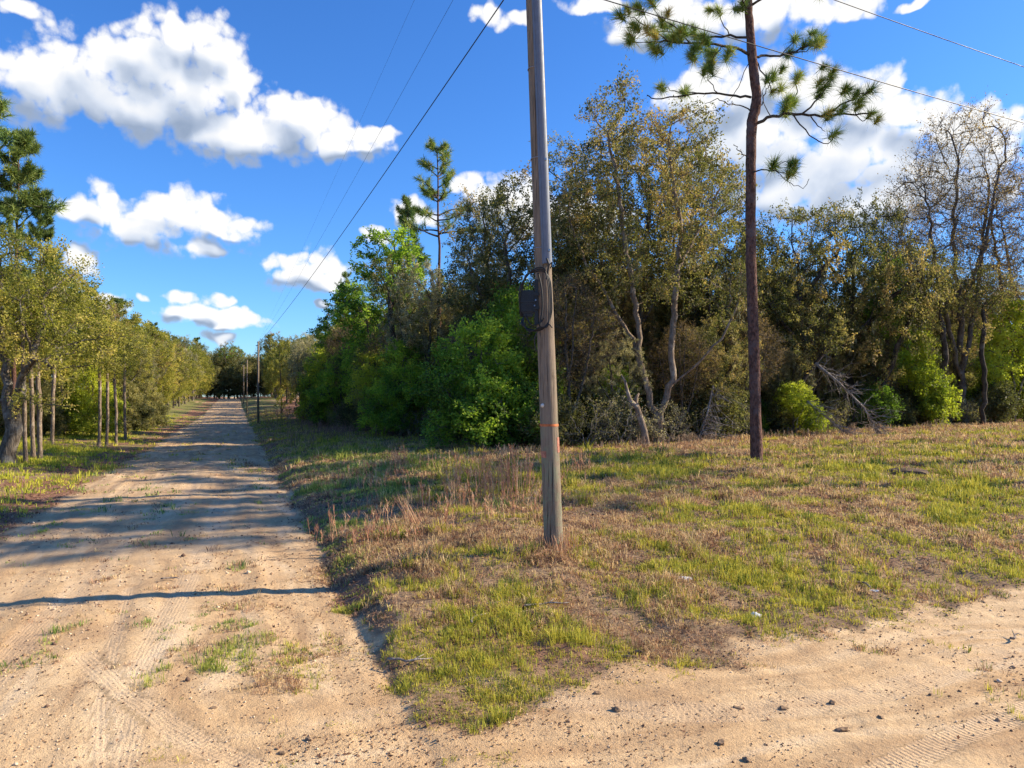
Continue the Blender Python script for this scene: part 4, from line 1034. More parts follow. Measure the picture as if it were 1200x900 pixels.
# fallen grey limbs leaning out of the low wide oak
def fallen():
    rng = np.random.default_rng(4)
    for Y, pts, lab, w in [(31.5, [(962, 425, .6), (985, 448, .2), (1010, 478, -.2), (1022, 500, -.5)], 'grey dead limb with fine twigs drooping to the ground right of the tall pine', 1),
                        (31.0, [(950, 470, .4), (968, 488, .1), (985, 505, -.2), (1000, 516, -.3)], 'lower grey dead branch lying below the drooping limb', .6),
                        (29.2, [(838, 452, .3), (830, 480, 0), (822, 502, -.2), (812, 520, -.4)], 'pale leaning dead branch left of the tall pine', .7)]:
        k = Y/F; bx, by, _ = pts[-1]; x0 = gx(bx, Y); z0 = float(H0(np.array(x0), np.array(Y)))
        P = [np.array([(px-bx)*k, dy, (HZ-py)*k+CAMZ-z0]) for px, py, dy in pts]
        P[-1][2] = min(P[-1][2], .05)
        m = MB(); m.tube(P, [.07*w, .055*w, .035*w, .015], 7); t = MB()
        for i in range(int(110*w)):
            q = rng.random()*(len(P)-1.01); a = P[int(q)]*(1-q % 1)+P[int(q)+1]*(q % 1)
            d = rng.normal(0, .6, 3)+np.array([.55, -.3, -.35]); d /= np.linalg.norm(d); L = .3+.9*rng.random()
            e1 = a+d*L*.5; d2 = d+rng.normal(0, .3, 3)+np.array([0, 0, -.25]); e2 = e1+d2*L*.5
            e2[2] = max(e2[2], .03); e1[2] = max(e1[2], .05)
            t.tube([a, e1, e2], [.016, .011, .005], 3, False)
            for _ in range(2):
                e3 = e1+(e2-e1)*rng.random(); d3 = d+rng.normal(0, .5, 3); e4 = e3+d3*.3; e4[2] = max(e4[2], .02); t.tube([e3, e4], [.007, .003], 3, False)
        o = empty('dead_branch', (x0, Y, z0), lab, 'dead branch')
        m.build('limb', M['grey_twig'], o, True); t.build('twigs', M['grey_twig'], o)
fallen()
# leaning dark trunks visible inside the woods
def inner_trunks():
    rng = np.random.default_rng(6)
    for px, by, ty, tx, Y, r, lab in [(655, 505, 380, 650, 31.5, .13, 'dark trunk just right of the utility pole base'), (688, 503, 360, 690, 32, .14, 'dark straight trunk between the utility pole and the green bush'),
                                  (468, 506, 340, 452, 37, .15, 'twisted dark trunk in front of the tan mossy oak'), (1022, 472, 330, 1085, 36, .13, 'dark trunk leaning right under the brown crowns'),
                                  (905, 478, 400, 968, 33, .10, 'thin dark trunk leaning right beside the tall pine'), (1150, 490, 350, 1160, 37.5, .12, 'dark slim trunk right of the tallest bare tree'), (1100, 492, 360, 1092, 37.5, .15, 'stout dark trunk left of the tallest bare tree')]:
        k = Y/F; x0 = gx(px, Y); z0 = float(H0(np.array(x0), np.array(Y)))
        top = np.array([(tx-px)*k, rng.uniform(-.4, .4), (HZ-ty)*k+CAMZ-z0]); n = 9; pts = []
        w = np.zeros(3)
        for i in range(n):
            t = i/(n-1); w = w+rng.normal(0, .07, 3)*(1, 1, 0)*min(1, i); pts.append(top*t+w+np.array([0, 0, -.2*(i == 0)]))
        sub = [([tuple(p) for p in pts])]
        for i in range(4):
            a = pts[4+i % 4]; d = np.array([rng.normal(0, 1), rng.normal(0, .6), .7]); d /= np.linalg.norm(d); sub.append([tuple(a), tuple(a+d*.8), tuple(a+d*1.6+rng.normal(0, .15, 3))])
        me = tree_meshes('inner', int(px), sub, [(top[0], top[1], top[2]+.5, 1.5, 1.3, 1.4)], 260, r, M['dark_bark'], M['olive_leaf'] if px > 800 or px == 468 else M['dark_leaf'], nl=6, L=.11, W=.055, maxn=1200)
        o = empty('oak_tree', (x0, Y, z0-.02), lab, 'tree')
        for p in ('trunk', 'branches', 'crown'): link(p, me[p], o)
inner_trunks()
# dry stalks
def stalks(px, Y, n, hgt, spread, seed, lean=(0, 0), col=None, lab='', head=True, name='dry_grass_clump', group=None):
    rng = np.random.default_rng(seed); x0 = gx(px, Y); z0 = float(H(np.array([x0]), np.array([Y]))[0]); vs = []; cs = []
    c0 = np.array([(.52, .29, .17), (.60, .41, .24), (.44, .22, .13)]) if col is None else np.array(col)
    for i in range(n):
        b = np.array([rng.normal(0, spread), rng.normal(0, spread*.6), -.02]); h = hgt*(.5+.6*rng.random())
        d = np.array([lean[0]+rng.normal(0, .13), lean[1]+rng.normal(0, .13), 1]); m = b+d*h*.5; t = m+(d+np.array([rng.normal(0, .1), 0, -.1]))*h*.5
        w = .0062; a = rng.random()*3.14; o = np.array([math.cos(a), math.sin(a), 0])*w; c = c0[rng.integers(0, len(c0))]*(.7+.5*rng.random())
        vs += [b-o, b+o, m+o*.8, m-o*.8, m-o*.8, m+o*.8, t+o*.3, t-o*.3]; cs += [c, c]
        if head:
            for q in range(9):
                p = m+(t-m)*rng.random()*1.05; e = p+np.array([rng.normal(0, .03), rng.normal(0, .03), .05+.05*rng.random()]); oo = np.array([math.cos(a+q), math.sin(a+q), 0])*.007
                vs += [p-oo, p+oo, e+oo*.2, e-oo*.2]; cs.append(c*1.1)
    k = len(cs); ca = np.concatenate([np.array(cs), np.ones((k, 1))], 1)
    me = fast_mesh(name, np.array(vs), np.arange(k*4), np.full(k, 4), {'col': ('FACE', 'FLOAT_COLOR', ca)}, M['grass'])
    o = link(name, me); o.location = (x0, Y, z0); tag(o, lab, 'dry grass', group)
stalks(597, 14.2, 64, 1.05, .30, 1, (0, 0), [(.60, .30, .17), (.70, .46, .27), (.50, .26, .15)], lab='tall upright clump of reddish dry stalks left of the utility pole')
stalks(583, 13.9, 22, .80, .16, 2, lab='thinner dry stalks at the left of the tall reddish clump')
for i_, (px_, Y_) in enumerate([(640, 9.72), (660, 9.75), (650, 9.60), (634, 9.85), (668, 9.95)]):
    stalks(px_, Y_, 26, .30, .07, 700+i_, lab='dry weeds growing tight around the foot of the near utility pole', group='weeds at the pole foot', head=False)
stalks(541, 13.3, 24, .62, .12, 3, (-.12, 0), lab='short tan dry stalks between the roadside and the tall reddish clump')
stalks(486, 12.2, 34, .52, .10, 4, (-.45, 0), lab='tan dry tuft leaning left near the road verge', head=False)
stalks(625, 14.3, 18, .55, .2, 15, (.35, 0), lab='arching tan dry stalks between the tall clump and the pole')
stalks(598, 13.2, 70, .24, .30, 16, col=[(.08, .17, .03), (.14, .25, .04)], lab='round green tussock at the foot of the tall reddish stalks', head=False, name='grass_tussock')
rgn = np.random.default_rng(12)
for i in range(46):
    px = rgn.uniform(395, 700); Y = rgn.uniform(11, 22)
    if abs(px-648) < 14 and Y < 12: continue
    stalks(px, Y, int(rgn.integers(6, 18)), rgn.uniform(.25, .6), rgn.uniform(.08, .3), 100+i, lab='small dry weed tuft standing in the rough grass left of the pine', group='dry weed tufts in the verge')
for i in range(40):
    v = rgn.uniform(32, 95); u = rgn.uniform(1.9, 6.5); x, y = to_xy(u, v); px = 600+F*x/y
    stalks(px, y, 34, rgn.uniform(.4, .8), rgn.uniform(.4, .9), 200+i, col=[(.27, .16, .12), (.36, .24, .17), (.20, .12, .09)], lab='reddish dry weeds on the far right verge of the long road', group='dry weeds along the far verge')
for i in range(30):
    px = rgn.uniform(700, 1200); x = gx(px, 25); Y = woods_edge_Y(gx(px, 30))-rgn.uniform(.2, 2.0)
    stalks(px, Y, 14, rgn.uniform(.2, .5), rgn.uniform(.1, .35), 300+i, col=[(.24, .17, .12), (.36, .27, .19)], lab='short dry stalks at the edge of the right hand woods', group='dry stalks at the woods edge')

# ------------------------------------------------------------------ utility pole
def wood_mat(name, base, dark, lichen=None):
    m, T, o = newmat(name)
    tc = T.add('ShaderNodeTexCoord').outputs['Object']
    mp = T.add('ShaderNodeMapping'); T.l.new(tc, mp.inputs[0]); mp.inputs['Scale'].default_value = (9, 9, .35)
    n = T.noise(mp.outputs[0], 6, 7, .7); n2 = T.noise(tc, 2.2, 5, .6)
    mp2 = T.add('ShaderNodeMapping'); T.l.new(tc, mp2.inputs[0]); mp2.inputs['Scale'].default_value = (22, 22, .5)
    cr = T.noise(mp2.outputs[0], 3, 3, .5)
    crack = T.mr(cr, .60, .68)
    col = T.mix(T.mr(n, .3, .7), base, dark); col = T.mix(T.mr(n2, .45, .7, 0, .55), col, (.30, .235, .17))
    if lichen: 
        z = T.add('ShaderNodeSeparateXYZ'); T.l.new(tc, z.inputs[0])
        lf = T.math('MULTIPLY', T.mr(T.noise(tc, 5, 5, .7), .46, .62), T.mr(z.outputs[2], 2.6, .6, 0, .75))
        col = T.mix(lf, col, lichen)
    col = T.mix(crack, col, (.045, .034, .028))
    principled(T, o, col, .9, T.math('SUBTRACT', n, T.math('MULTIPLY', crack, 1.2)), .8, .012, .15)
    return m
M['pole_wood'] = wood_mat('pole_wood', (.29, .225, .165), (.14, .108, .08), (.22, .25, .16))
def plain(name, col, rough=.5, metal=0, vary=.15, spec=.4, sc=8):
    m, T, o = newmat(name); tc = T.add('ShaderNodeTexCoord').outputs['Object']; n = T.noise(tc, sc, 5, .65)
    c2 = tuple(v*(1-vary*2) for v in col); principled(T, o, T.mix(T.mr(n, .35, .65), col, c2), T.mr(n, .3, .7, rough*.85, min(1, rough*1.15)), n, .15, .004, spec, metal); return m
M['guard'] = plain('conduit_pvc', (.15, .17, .215), .5, 0, .08)
M['black_plastic'] = plain('black_plastic', (.018, .018, .021), .42, 0, .2)
M['cable'] = plain('cable_rubber', (.014, .014, .016), .5)
M['steel'] = plain('galvanised_steel', (.42, .43, .45), .38, .8)
M['orange_paint'] = plain('orange_paint', (.72, .20, .06), .7, 0, .3, sc=25)
M['pink_paint'] = plain('faded_orange_paint', (.50, .20, .13), .8, 0, .25, sc=25)
M['white_tag'] = plain('white_tag', (.75, .72, .66), .5)
PB = np.array([gx(649, 9.83), 9.83]); PZ = float(H(np.array([PB[0]]), np.array([PB[1]]))[0])
LX = -.275/7.3   # lean to the left
def pc(z): return Vector((LX*z, 0, z))
def pr(z): return .128-.0042*z
def utility_pole():
    o = empty('utility_pole', (PB[0], PB[1], PZ), 'weathered wooden utility pole leaning slightly left with grey conduit and black cable box', 'utility pole')
    m = MB(); rng = np.random.default_rng(2); zs = np.linspace(-.5, 9.6, 60)
    m.tube([pc(z) for z in zs], [pr(max(z, 0))*(1+rng.normal(0, .004)) for z in zs], 28)
    m.build('shaft', M['pole_wood'], o, True)
    # grey U-guard on the right front of the pole, from z 3.78 to the top
    g = MB(); zs = np.linspace(3.78, 9.3, 24); n = 9; b0 = 0
    for q, z in enumerate(zs):
        c = pc(z); a0 = math.radians(-66); r = pr(z)
        ax = Vector((math.cos(a0), math.sin(a0), 0)); ay = Vector((-math.sin(a0), math.cos(a0), 0))
        prof = [(-.062, -.02), (-.062, .035)]+[(.055*math.sin(t), .035+.042*math.cos(t)) for t in np.linspace(-PI/2, PI/2, n)]+[(.062, .035), (.062, -.02)]
        for (s, h) in prof: g.v.append(c+ax*(r+h)+ay*s)
    np_ = n+4
    for q in range(len(zs)-1):
        for j in range(np_-1): g.f.append((q*np_+j, q*np_+j+1, (q+1)*np_+j+1, (q+1)*np_+j))
    g.f.append(tuple(range(np_))[::-1])
    gd = g.build('conduit_guard', M['guard'], o, False)
    st = MB()
    for z in (4.0, 5.2, 6.4, 7.6): 
        c = pc(z); r = pr(z)+.006; st.tube([c+Vector((math.cos(t)*r, math.sin(t)*r, 0)) for t in np.linspace(0, 2*PI, 30)], .006, 5)
    a0 = math.radians(-66)
    for z in (3.95, 5.15): st.box(pc(z)+Vector((math.cos(a0), math.sin(a0), 0))*(pr(z)+.079), (.03, .03, .03), bev=.004)
    st.build('guard_strap', M['steel'], gd)
    # splice box with ribbed lid hanging off the left side
    zc = 3.28; c = pc(zc); bx = c+Vector((-.225, -.05, 0))
    b = MB(); b.box(bx, (.19, .16, .31), bev=.02)
    for i in range(5): b.box(bx+Vector((-.066+.033*i, -.082, 0)), (.012, .014, .27), bev=.003)
    b.box(bx+Vector((0, -.004, .0)), (.204, .176, .022), bev=.005); b.box(bx+Vector((0, 0, -.175)), (.13, .11, .05), bev=.01)
    sb = b.build('splice_box', M['black_plastic'], o)
    br = MB(); br.box(bx+Vector((.112, -.02, 0)), (.05, .05, .60), bev=.006); br.box(bx+Vector((.105, -.05, .1)), (.09, .04, .05), bev=.008); br.box(bx+Vector((.105, -.05, -.08)), (.09, .04, .05), bev=.008)
    br.build('mounting_bracket', M['black_plastic'], o)
    pn = MB()
    for i, (dx, dz) in enumerate([(.10, .015), (.085, -.06)]): pn.tube([bx+Vector((dx, -.08, dz)), bx+Vector((dx, -.10, dz+.004))], .010, 8)
    pn.build('port', M['steel'], sb)
    # cable loops
    def loop(pts, r, nm='cable_loop'):
        P = [Vector(p) for p in pts]; fine = []
        for i in range(len(P)-1):
            p0 = P[max(i-1, 0)]; p1 = P[i]; p2 = P[i+1]; p3 = P[min(i+2, len(P)-1)]
            for q in range(8):
                t = q/8; fine.append(.5*((2*p1)+(p2-p0)*t+(2*p0-5*p1+4*p2-p3)*t*t+(-p0+3*p1-3*p2+p3)*t**3))
        fine.append(P[-1]); k = MB(); k.tube([f for f in fine], r, 8); k.build(nm, M['cable'], o, True)
    def q(px, py, dy): k = 9.83/F; return Vector(((px-600)*k-PB[0], dy, CAMZ-PZ+(HZ-py)*k))
    for j, (e, f) in enumerate([(0, 0), (.016, 1.5), (-.012, -1.6)]):
        loop([q(612+f, 372, -.06+e), q(610+f, 352, -.1+e), q(611+f, 338, -.12+e), q(616, 326-f, -.14+e), q(625, 320+f, -.17+e), q(636, 319+f, -.19+e), q(642+f, 330, -.20+e), q(644+f, 350, -.20+e), q(644+f, 368, -.20+e), q(641, 382-f, -.19+e), q(632, 387+f, -.17+e), q(620, 388-f, -.14+e), q(612-f, 380, -.1+e), q(614, 372, -.08+e)], .009)
    loop([q(616, 370, -.1), q(622, 382, -.15), q(632, 380, -.16), q(637, 374, -.17)], .010)
    loop([q(630, 322, -.17), q(634, 340, -.16), q(635, 362, -.16), q(632, 384, -.16)], .012)
    loop([q(640, 306, -.20), q(642, 313, -.20), q(641, 322, -.19), q(640, 330, -.18)], .014)
    loop([q(641, 316, -.2), q(646, 311, -.24), q(644, 318, -.22)], .007, 'cable_tie'); loop([q(641, 380, -.2), q(646, 386, -.23), q(643, 382, -.22)], .007, 'cable_tie')
    loop([q(630, 388, -.14), q(626, 400, -.12), q(628, 412, -.10)], .009)
    # paint marks, tag
    def band(z, h, a0, a1, mat, nm, dr=.0035):
        k = MB(); n = 16
        for zz in (z-h/2, z+h/2):
            for t in np.linspace(math.radians(a0), math.radians(a1), n): k.v.append(pc(zz)+Vector((math.cos(t), math.sin(t), 0))*(pr(max(zz, 0))+dr))
        for i in range(n-1): k.f.append((i, i+1, n+i+1, n+i))
        k.build(nm, mat, o, True)
    z = lambda py: CAMZ-PZ+(HZ-py)*9.83/F
    band(z(498), .032, -178, -2, M['orange_paint'], 'paint_band'); band(z(532), .085, -165, -118, M['pink_paint'], 'paint_mark'); band(z(521), .20, -42, -5, M['pink_paint'], 'paint_mark')
    t = MB(); c = pc(z(475)); t.tube([c+Vector((-.082, -.098, 0)), c+Vector((-.088, -.106, 0))], .026, 16); t.build('pole_tag', M['white_tag'], o, True)
    # crossarm-free top with two insulators (above the frame)
    for zz in (z(-30), z(-138)):
        c = pc(zz); k = MB(); k.tube([c+Vector((-pr(zz), 0, 0)), c+Vector((-pr(zz)-.06, -.0, 0)), c+Vector((-pr(zz)-.12, 0, 0))], [.03, .045, .02], 10); k.build('insulator', M['steel'], o, True)
    return o
utility_pole()
def wp(z): c = pc(z); return Vector((PB[0]+c.x-.15, PB[1], PZ+z))
zA = CAMZ-PZ+(HZ+30)*9.83/F; zB = CAMZ-PZ+(HZ+138)*9.83/F
# distant poles down the road and one beyond the right edge
def far_pole(x, y, h, r, lab, zt=None):
    z = float(H0(np.array(x), np.array(y))); m = MB(); m.tube([(0, 0, -.4), (0, 0, h*.5), (.02, 0, h)], [r, r*.85, r*.7], 12)
    o = empty('utility_pole', (x, y, z), lab, 'utility pole'); m.build('shaft', M['pole_wood'], o, True)
    k = MB(); k.tube([(-r, 0, h-.35), (-r-.1, 0, h-.35)], .035, 8); k.build('insulator', M['steel'], o, True); return Vector((x, y, z+h-.15))
pA = far_pole(gx(302.5, 62), 62, 6.9, .10, 'thin wooden utility pole, nearest of the distant ones beside the long road')
pC = far_pole(gx(289.5, 97), 97, 7.0, .09, 'slimmer distant utility pole just beyond the nearest distant one')
pBf = far_pole(gx(285.5, 139), 139, 7.4, .12, 'farthest utility pole left of the other two by the road')
pR = far_pole(46, 31, 9.4, .14, 'utility pole beyond the right frame edge carrying the wires')
def wire(a, b, sag, r, lab):
    m = MB(); n = 48; pts = []
    for i in range(n+1):
        t = i/n; p = a.lerp(b, t); p.z -= 4*sag*t*(1-t); pts.append(p)
    m.tube(pts, [r*max(1, (p.y*.0)+1) for p in pts], 6)
    o = m.build('power_line', M['cable'], None, True); tag(o, lab, 'power line')
wire(wp(zA), pA, .35, .0085, 'dark lower wire running from the near pole down along the road')
wire(wp(zB), pA+Vector((0, 0, .1)), .3, .0028, 'very faint thin wire high above the lower wire along the road')
wire(wp(zB)+Vector((-.5, 0, .4)), pA+Vector((0, 0, .14)), .2, .0016, 'faintest wire, leftmost of those running down the road')
wire(wp(zA), Vector((46, 31, pR.z-1.3)), .55, .0085, 'lower wire running right from the near pole in front of the pine')
wire(wp(zB), Vector((46, 31, pR.z)), .75, .0075, 'upper wire crossing the top right corner of the sky')
wire(pA, pC, .3, .006, 'wire between the nearest two distant poles'); wire(pC, pBf, .3, .006, 'wire between the farthest two poles')

# ------------------------------------------------------------------ small things on the ground
def ground_at(px, py):
    for Y in np.arange(3.5, 60, .01):
        x = gx(px, Y)
        if CAMZ-(py-HZ)*Y/F <= float(H0(np.array(x), np.array(Y))): return x, Y
def blob_mesh(seed, size, flat=.6, n=2, rough=.35, jag=1.):
    import bmesh
    bm = bmesh.new(); bmesh.ops.create_icosphere(bm, subdivisions=n, radius=1); r = np.random.default_rng(seed)
    s = r.uniform(0, 50)
    for v in bm.verts:
        c = v.co; f = 1+rough*(float(fbm(np.array(c.x*1.7+s), np.array(c.y*1.7+c.z*2.1), 7, 3))-.5)*2+r.normal(0, .05*jag)
        v.co = Vector((c.x*size[0], c.y*size[1], c.z*size[2]))*f
    me = bpy.data.meshes.new('m'); bm.to_mesh(me); bm.free(); return me
M['clod'] = plain('soil_clod', (.33, .22, .135), .95, 0, .3, .1, 30)
M['ash_soil'] = plain('mound_soil', (.20, .135, .095), .95, 0, .42, .1, 14)
M['litter_white'] = plain('crumpled_white', (.72, .74, .78), .6, 0, .12, .3, 20)
M['bark_piece'] = plain('bark_piece', (.22, .15, .10), .9, 0, .35, .1, 18)
def small(px, py, size, mat, name, label, cat, seed, group=None, rot=0, rough=.35, jag=1.):
    x, y = ground_at(px, py); me = blob_mesh(seed, size, rough=rough, jag=jag); me.materials.append(mat)
    z = float(H(np.array([x]), np.array([y]))[0]); o = link(name, me); o.location = (x, y, z+size[2]*.35); o.rotation_euler = (0, 0, rot); tag(o, label, cat, group)
CL = [(988, 856, .085, .045, .035, 'long dark clump of soil standing in the sandy side road, largest of the clods'), (975, 822, .05, .04, .035, 'round dark clod above the longest clod in the side road'), (1032, 842, .045, .03, .02, 'small dark clod right of the longest clod'),
      (865, 828, .055, .035, .018, 'flat crumbly clod in the middle of the side road'), (918, 829, .065, .05, .02, 'flat crumbly clod between the round one and the middle one'), (1125, 812, .035, .02, .014, 'lone small dark clod farthest right in the side road'),
      (722, 832, .07, .045, .03, 'dark clod left of centre at the near verge'), (700, 812, .05, .04, .025, 'dark clod just above the clod at the near verge'), (845, 873, .05, .04, .03, 'dark clod at the bottom edge of the side road'),
      (875, 892, .05, .035, .025, 'dark clod at the very bottom of the side road'), (362, 868, .06, .03, .03, 'dark stone alone at the right of the near tyre tracks'), (250, 832, .05, .03, .018, 'dark flake of soil in the long road bottom left')]
for i, (px, py, a, b, c, l) in enumerate(CL): small(px, py, (a*.62, b*.62, c*.6), M['clod'], 'dirt_clod', l, 'dirt clod', 40+i, rot=i*.9, rough=.55, jag=1.6)
small(803, 681, (.085, .05, .03), M['litter_white'], 'paper_scrap', 'small white scrap lying in the grass right of the utility pole', 'litter', 3, rough=.6, jag=2)
small(886, 723, (.055, .05, .045), M['litter_white'], 'paper_scrap', 'crumpled bluish white scrap near the edge of the side road', 'litter', 4, rough=.6, jag=2)
small(1023, 697, (.06, .025, .015), M['litter_white'], 'paper_scrap', 'thin white scrap in the grass farthest right', 'litter', 5, rough=.6, jag=2)
small(1064, 556, (.46, .36, .12), M['ash_soil'], 'soil_mound', 'low dark mound of soil in the grass at right', 'soil mound', 6, rough=.25, jag=.25)
0 and small(1150, 586, (.9, .35, .10), M['ash_soil'], 'soil_mound', 'low bare brown bank of soil near the right edge', 'soil mound', 7, rough=.5, jag=.6)
small(330, 862+20, (.03, .02, .016), M['clod'], 'dirt_clod', 'tiny clod below the lone dark stone', 'dirt clod', 71)
# curled bark piece at the verge
x, y = ground_at(737, 768); mb = MB()
ang = np.linspace(.2, 5.2, 26); mb.tube([(.13*math.cos(t), .075*math.sin(t), .02+.012*math.sin(t*3)) for t in ang], [.014+.006*math.sin(t*2) for t in ang], 6)
o = mb.build('bark_piece', M['bark_piece'], None, True); o.location = (x, y, float(H(np.array([x]), np.array([y]))[0])); tag(o, 'curled piece of bark lying on sand at the grass edge', 'bark')
for i, (px, py, L, a) in enumerate([(640, 712, .5, .3), (575, 708, .45, .9), (480, 777, .4, .1), (1005, 690, .4, 1.9), (1190, 752, .25, .4), (200, 681, .22, .2), (560, 728, .35, 1.2)]):
    x, y = ground_at(px, py); mb = MB(); rr = np.random.default_rng(i); pts = [(-L/2+L*t, .04*math.sin(5*t+i), .03+.02*rr.random()) for t in np.linspace(0, 1, 8)]; mb.tube(pts, [.011, .012, .011, .01, .009, .008, .006, .004], 6)
    if i % 2 == 0: mb.tube([pts[4], (pts[4][0]+.1, pts[4][1]+.09, .06)], [.006, .003], 5)
    o = mb.build('fallen_twig', M['grey_twig'], None, True); o.location = (x, y, float(H(np.array([x]), np.array([y]))[0])); o.rotation_euler = (0, 0, a)
    tag(o, ['grey twig in the grass below the utility pole', 'short grey twig in the grass left of the pole foot', 'twig on the bare patch at the corner of the verge', 'pale twig in the grass near the side road at right', 'thin dark twig in the sand at the right frame edge', 'small dark twig on the long road', 'twig lying beside the short grey one left of the pole'][i], 'twig')
# thin reddish stem on the left verge
stalks(76, 27.5, 3, 1.3, .03, 900, col=[(.22, .10, .06)], lab='single thin reddish stem standing on the left grass verge', name='weed_stem', head=False)

# ------------------------------------------------------------------ sky with clouds, sun, camera
def px_ae(px, py):
    dx = (px-600)/F; dz = (HZ-py)/F
    return math.degrees(math.atan(dx)), math.degrees(math.atan(dz/math.hypot(1, dx)))
CL = [  # px, py, rx, ry in the photograph -> azimuth/elevation ellipses
 (45, 100, 70, 48), (110, 85, 70, 55), (175, 75, 60, 50), (205, 45, 48, 40), (245, 60, 45, 45), (150, 120, 110, 42), (235, 110, 80, 48), (290, 160, 90, 36), (360, 145, 52, 36), (390, 165, 62, 26), (440, 153, 36, 9), (285, 92, 22, 26),
 (110, 250, 48, 24), (128, 232, 24, 22), (205, 250, 62, 34), (260, 262, 55, 16), (180, 275, 95, 24), (235, 292, 48, 14),
 (340, 318, 34, 24), (368, 312, 36, 26), (385, 326, 24, 18),
 (215, 348, 16, 9), (250, 349, 18, 10), (240, 370, 55, 15), (290, 376, 36, 10), (120, 357, 24, 13), (170, 348, 12, 6), (262, 396, 18, 10), (380, 360, 12, 6), (95, 310, 18, 20),
 (820, 118, 55, 42), (868, 112, 46, 48), (905, 95, 40, 34), (955, 108, 55, 38), (1015, 125, 58, 46), (1075, 140, 50, 36), (1120, 155, 50, 28), (1155, 165, 50, 42), (900, 170, 120, 62), (1000, 190, 130, 62), (940, 225, 110, 40), (1120, 200, 100, 55), (1040, 235, 110, 34),
 (770, 30, 60, 26), (830, 22, 60, 34), (900, 18, 90, 32), (985, 12, 50, 18), (745, 35, 34, 22), (572, 14, 22, 14), (610, 25, 30, 10), (690, 6, 45, 12), (1090, 0, 40, 5),
 (488, 250, 26, 17), (552, 218, 26, 13), (590, 235, 60, 30), (440, 275, 16, 11), (650, 260, 90, 30), (30, 8, 26, 12), (810, 5, 30, 10)]
def build_world():
    w = bpy.data.worlds.new('World'); bpy.context.scene.world = w; w.use_nodes = True; w.node_tree.nodes.clear()
    T = NT(w.node_tree); out = T.add('ShaderNodeOutputWorld'); bg = T.add('ShaderNodeBackground')
    sky = T.add('ShaderNodeTexSky', sky_type='NISHITA'); sky.sun_disc = False; sky.sun_elevation = SUN_EL; sky.sun_rotation = SUN_AZ
    sky.air_density = 1.0; sky.dust_density = .35; sky.ozone_density = 3.0; sky.altitude = 50
    hs = T.add('ShaderNodeHueSaturation'); hs.inputs['Saturation'].default_value = 1.17; T.l.new(sky.outputs[0], hs.inputs['Color'])
    skyc = T.mix(1, hs.outputs[0], (SKYT[0], SKYT[1], SKYT[2]), 'MULTIPLY')
    # cloud density as a function of direction
    g = bpy.data.node_groups.new('cloud_density', 'ShaderNodeTree')
    g.interface.new_socket('P', in_out='INPUT', socket_type='NodeSocketVector'); g.interface.new_socket('D', in_out='OUTPUT', socket_type='NodeSocketFloat'); g.interface.new_socket('B', in_out='OUTPUT', socket_type='NodeSocketFloat')
    G = NT(g); gi = G.add('NodeGroupInput'); go = G.add('NodeGroupOutput'); P = gi.outputs[0]
    wn = G.noise(P, .30, 2, .55, 0, 1, '2D'); wv = G.vm('SUBTRACT', wn, (.5, .5, .5)); wv = G.vm('MULTIPLY', wv, (2.6, 1.8, 0))
    Pw = G.vm('ADD', P, wv); f = None
    for px, py, rx, ry in CL:
        a, e = px_ae(px, py); a2, _ = px_ae(px+rx, py); _, e2 = px_ae(px, py-ry)
        d = G.vm('SUBTRACT', Pw, (a, e, 0)); d = G.vm('MULTIPLY', d, (1/max(.2, (a2-a)*1.18), 1/max(.2, (e2-e)*1.18), 0))
        l = G.vm('DOT_PRODUCT', d, d, 1); v = G.math('SUBTRACT', 1, l)
        if f is None: f = v
        else:
            n = G.add('ShaderNodeMath', operation='SMOOTH_MAX'); G.put(n.inputs[0], f); G.put(n.inputs[1], v); n.inputs[2].default_value = .35; f = n.outputs[0]
    f = G.math('MINIMUM', f, .95)
    n1 = G.noise(P, .55, 8, .60, .0, 0, '2D')
    def bil_(vec, sc, k):
        vo = G.add('ShaderNodeTexVoronoi', voronoi_dimensions='2D'); G.l.new(vec, vo.inputs['Vector']); vo.inputs['Scale'].default_value = sc
        return G.math('SUBTRACT', k, G.math('MULTIPLY', vo.outputs['Distance'], vo.outputs['Distance']))
    bil = bil_(Pw, .55, .25); bil2 = bil_(G.vm('ADD', P, G.vm('MULTIPLY', wv, (.4, .4, 0))), 1.5, .25)
    dn = G.math('ADD', f, G.math('MULTIPLY', G.math('SUBTRACT', n1, .5), 1.4)); dn = G.math('ADD', dn, G.math('MULTIPLY', bil, .8)); dn = G.math('ADD', dn, G.math('MULTIPLY', bil2, .4))
    dn = G.math('SUBTRACT', dn, .12)
    G.l.new(dn, go.inputs[0]); G.l.new(f, go.inputs[1])
    tc = T.add('ShaderNodeTexCoord').outputs['Generated']; sp = T.add('ShaderNodeSeparateXYZ'); T.l.new(tc, sp.inputs[0])
    az = T.math('MULTIPLY', T.math('ARCTAN2', sp.outputs[0], sp.outputs[1]), 57.29578); el = T.math('MULTIPLY', T.math('ARCSINE', sp.outputs[2]), 57.29578)
    cb = T.add('ShaderNodeCombineXYZ'); T.l.new(az, cb.inputs[0]); T.l.new(el, cb.inputs[1])
    def dens(off):
        n = T.add('ShaderNodeGroup'); n.node_tree = g; T.l.new(T.vm('ADD', cb.outputs[0], off), n.inputs[0]); return n.outputs
    d0 = dens((0, 0, 0)); d1 = dens((.8, 1.5, 0))
    alpha = T.mr(d0[0], .0, .72, 0, 1, True)
    s1 = T.math('SUBTRACT', d0[0], d1[0]); s2 = T.math('SUBTRACT', d0[1], d1[1])
    lit = T.math('ADD', T.math('ADD', T.math('MULTIPLY', s1, .17), T.math('MULTIPLY', s2, 1.8)), .50, clamp=True)
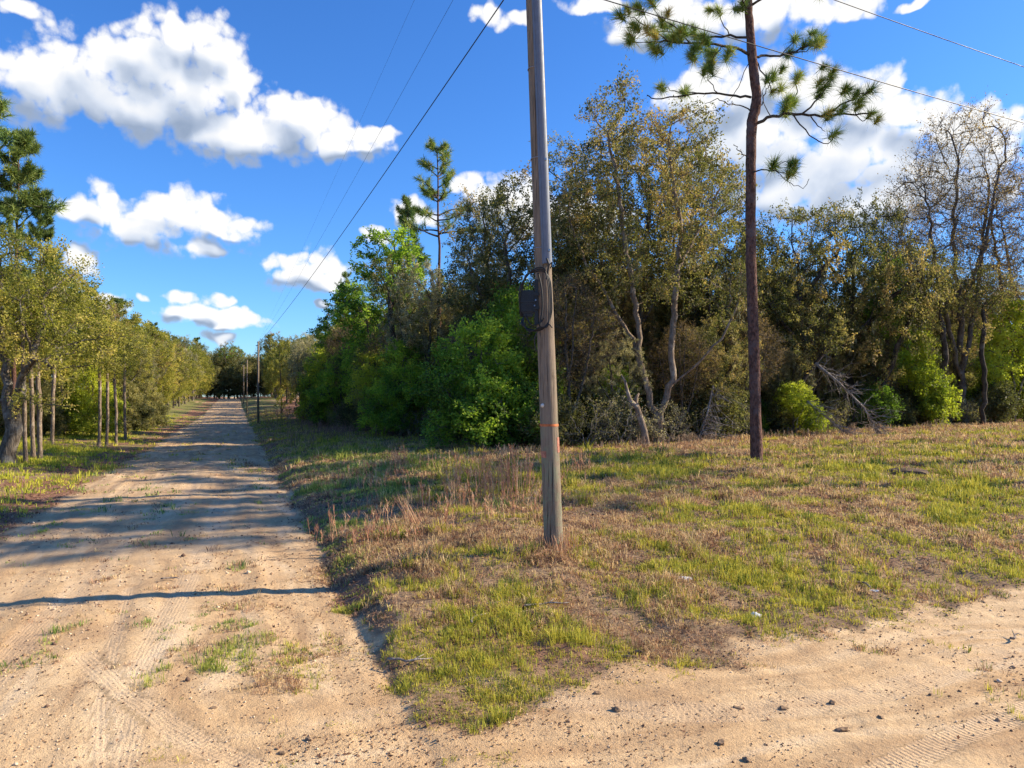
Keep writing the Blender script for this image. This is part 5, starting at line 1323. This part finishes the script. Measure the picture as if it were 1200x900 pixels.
    thick = T.mr(d0[0], .2, 1.4, 1, .0)
    lit = T.math('ADD', lit, T.math('MULTIPLY', thick, .22), clamp=True)
    cc = T.ramp(lit, [(0, (.25, .33, .47)), (.32, (.42, .50, .64)), (.62, (.70, .76, .86)), (1, (1.0, .99, .97))])
    cc = T.vm('MULTIPLY', cc, (CLB, CLB, CLB))
    fade = T.mr(el, -1, 1.5, 0, 1)
    res = T.mix(T.math('MULTIPLY', T.math('MULTIPLY', alpha, fade), .97), skyc, cc)
    T.l.new(res, bg.inputs[0]); bg.inputs[1].default_value = SKYS; T.l.new(bg.outputs[0], out.inputs[0])
    w.cycles.sampling_method = 'MANUAL'; w.cycles.sample_map_resolution = 512
SKYT = (.36, .54, .775); SKYS = .15; CLB = 3.65
build_world()
sl = bpy.data.lights.new('sun', 'SUN'); sl.energy = 4.9; sl.angle = math.radians(.55); sl.color = (1, .86, .64)
so = bpy.data.objects.new('sun', sl); C.objects.link(so)
dv = Vector((math.sin(SUN_AZ)*math.cos(SUN_EL), math.cos(SUN_AZ)*math.cos(SUN_EL), math.sin(SUN_EL)))
so.rotation_euler = dv.to_track_quat('Z', 'Y').to_euler(); so.location = (30, 10, 40)
cam = bpy.data.cameras.new('camera'); co = bpy.data.objects.new('camera', cam); C.objects.link(co)
co.location = (0, 0, CAMZ); co.rotation_euler = (PI/2, 0, 0); cam.sensor_width = 36; cam.lens = F/1200*36; cam.shift_y = (HZ-450)/1200; cam.clip_end = 4000; cam.clip_start = .05
s = bpy.context.scene; s.camera = co; s.render.engine = 'CYCLES'
s.view_settings.view_transform = 'Standard'; s.view_settings.look = 'None'; s.view_settings.gamma = 1; s.view_settings.exposure = .98
s.cycles.use_denoising = True
s.cycles.max_bounces = 4; s.cycles.diffuse_bounces = 3; s.cycles.glossy_bounces = 2; s.cycles.transmission_bounces = 3; s.cycles.transparent_max_bounces = 4
s.cycles.use_adaptive_sampling = True; s.cycles.adaptive_threshold = .016
s.cycles.sample_clamp_indirect = 6
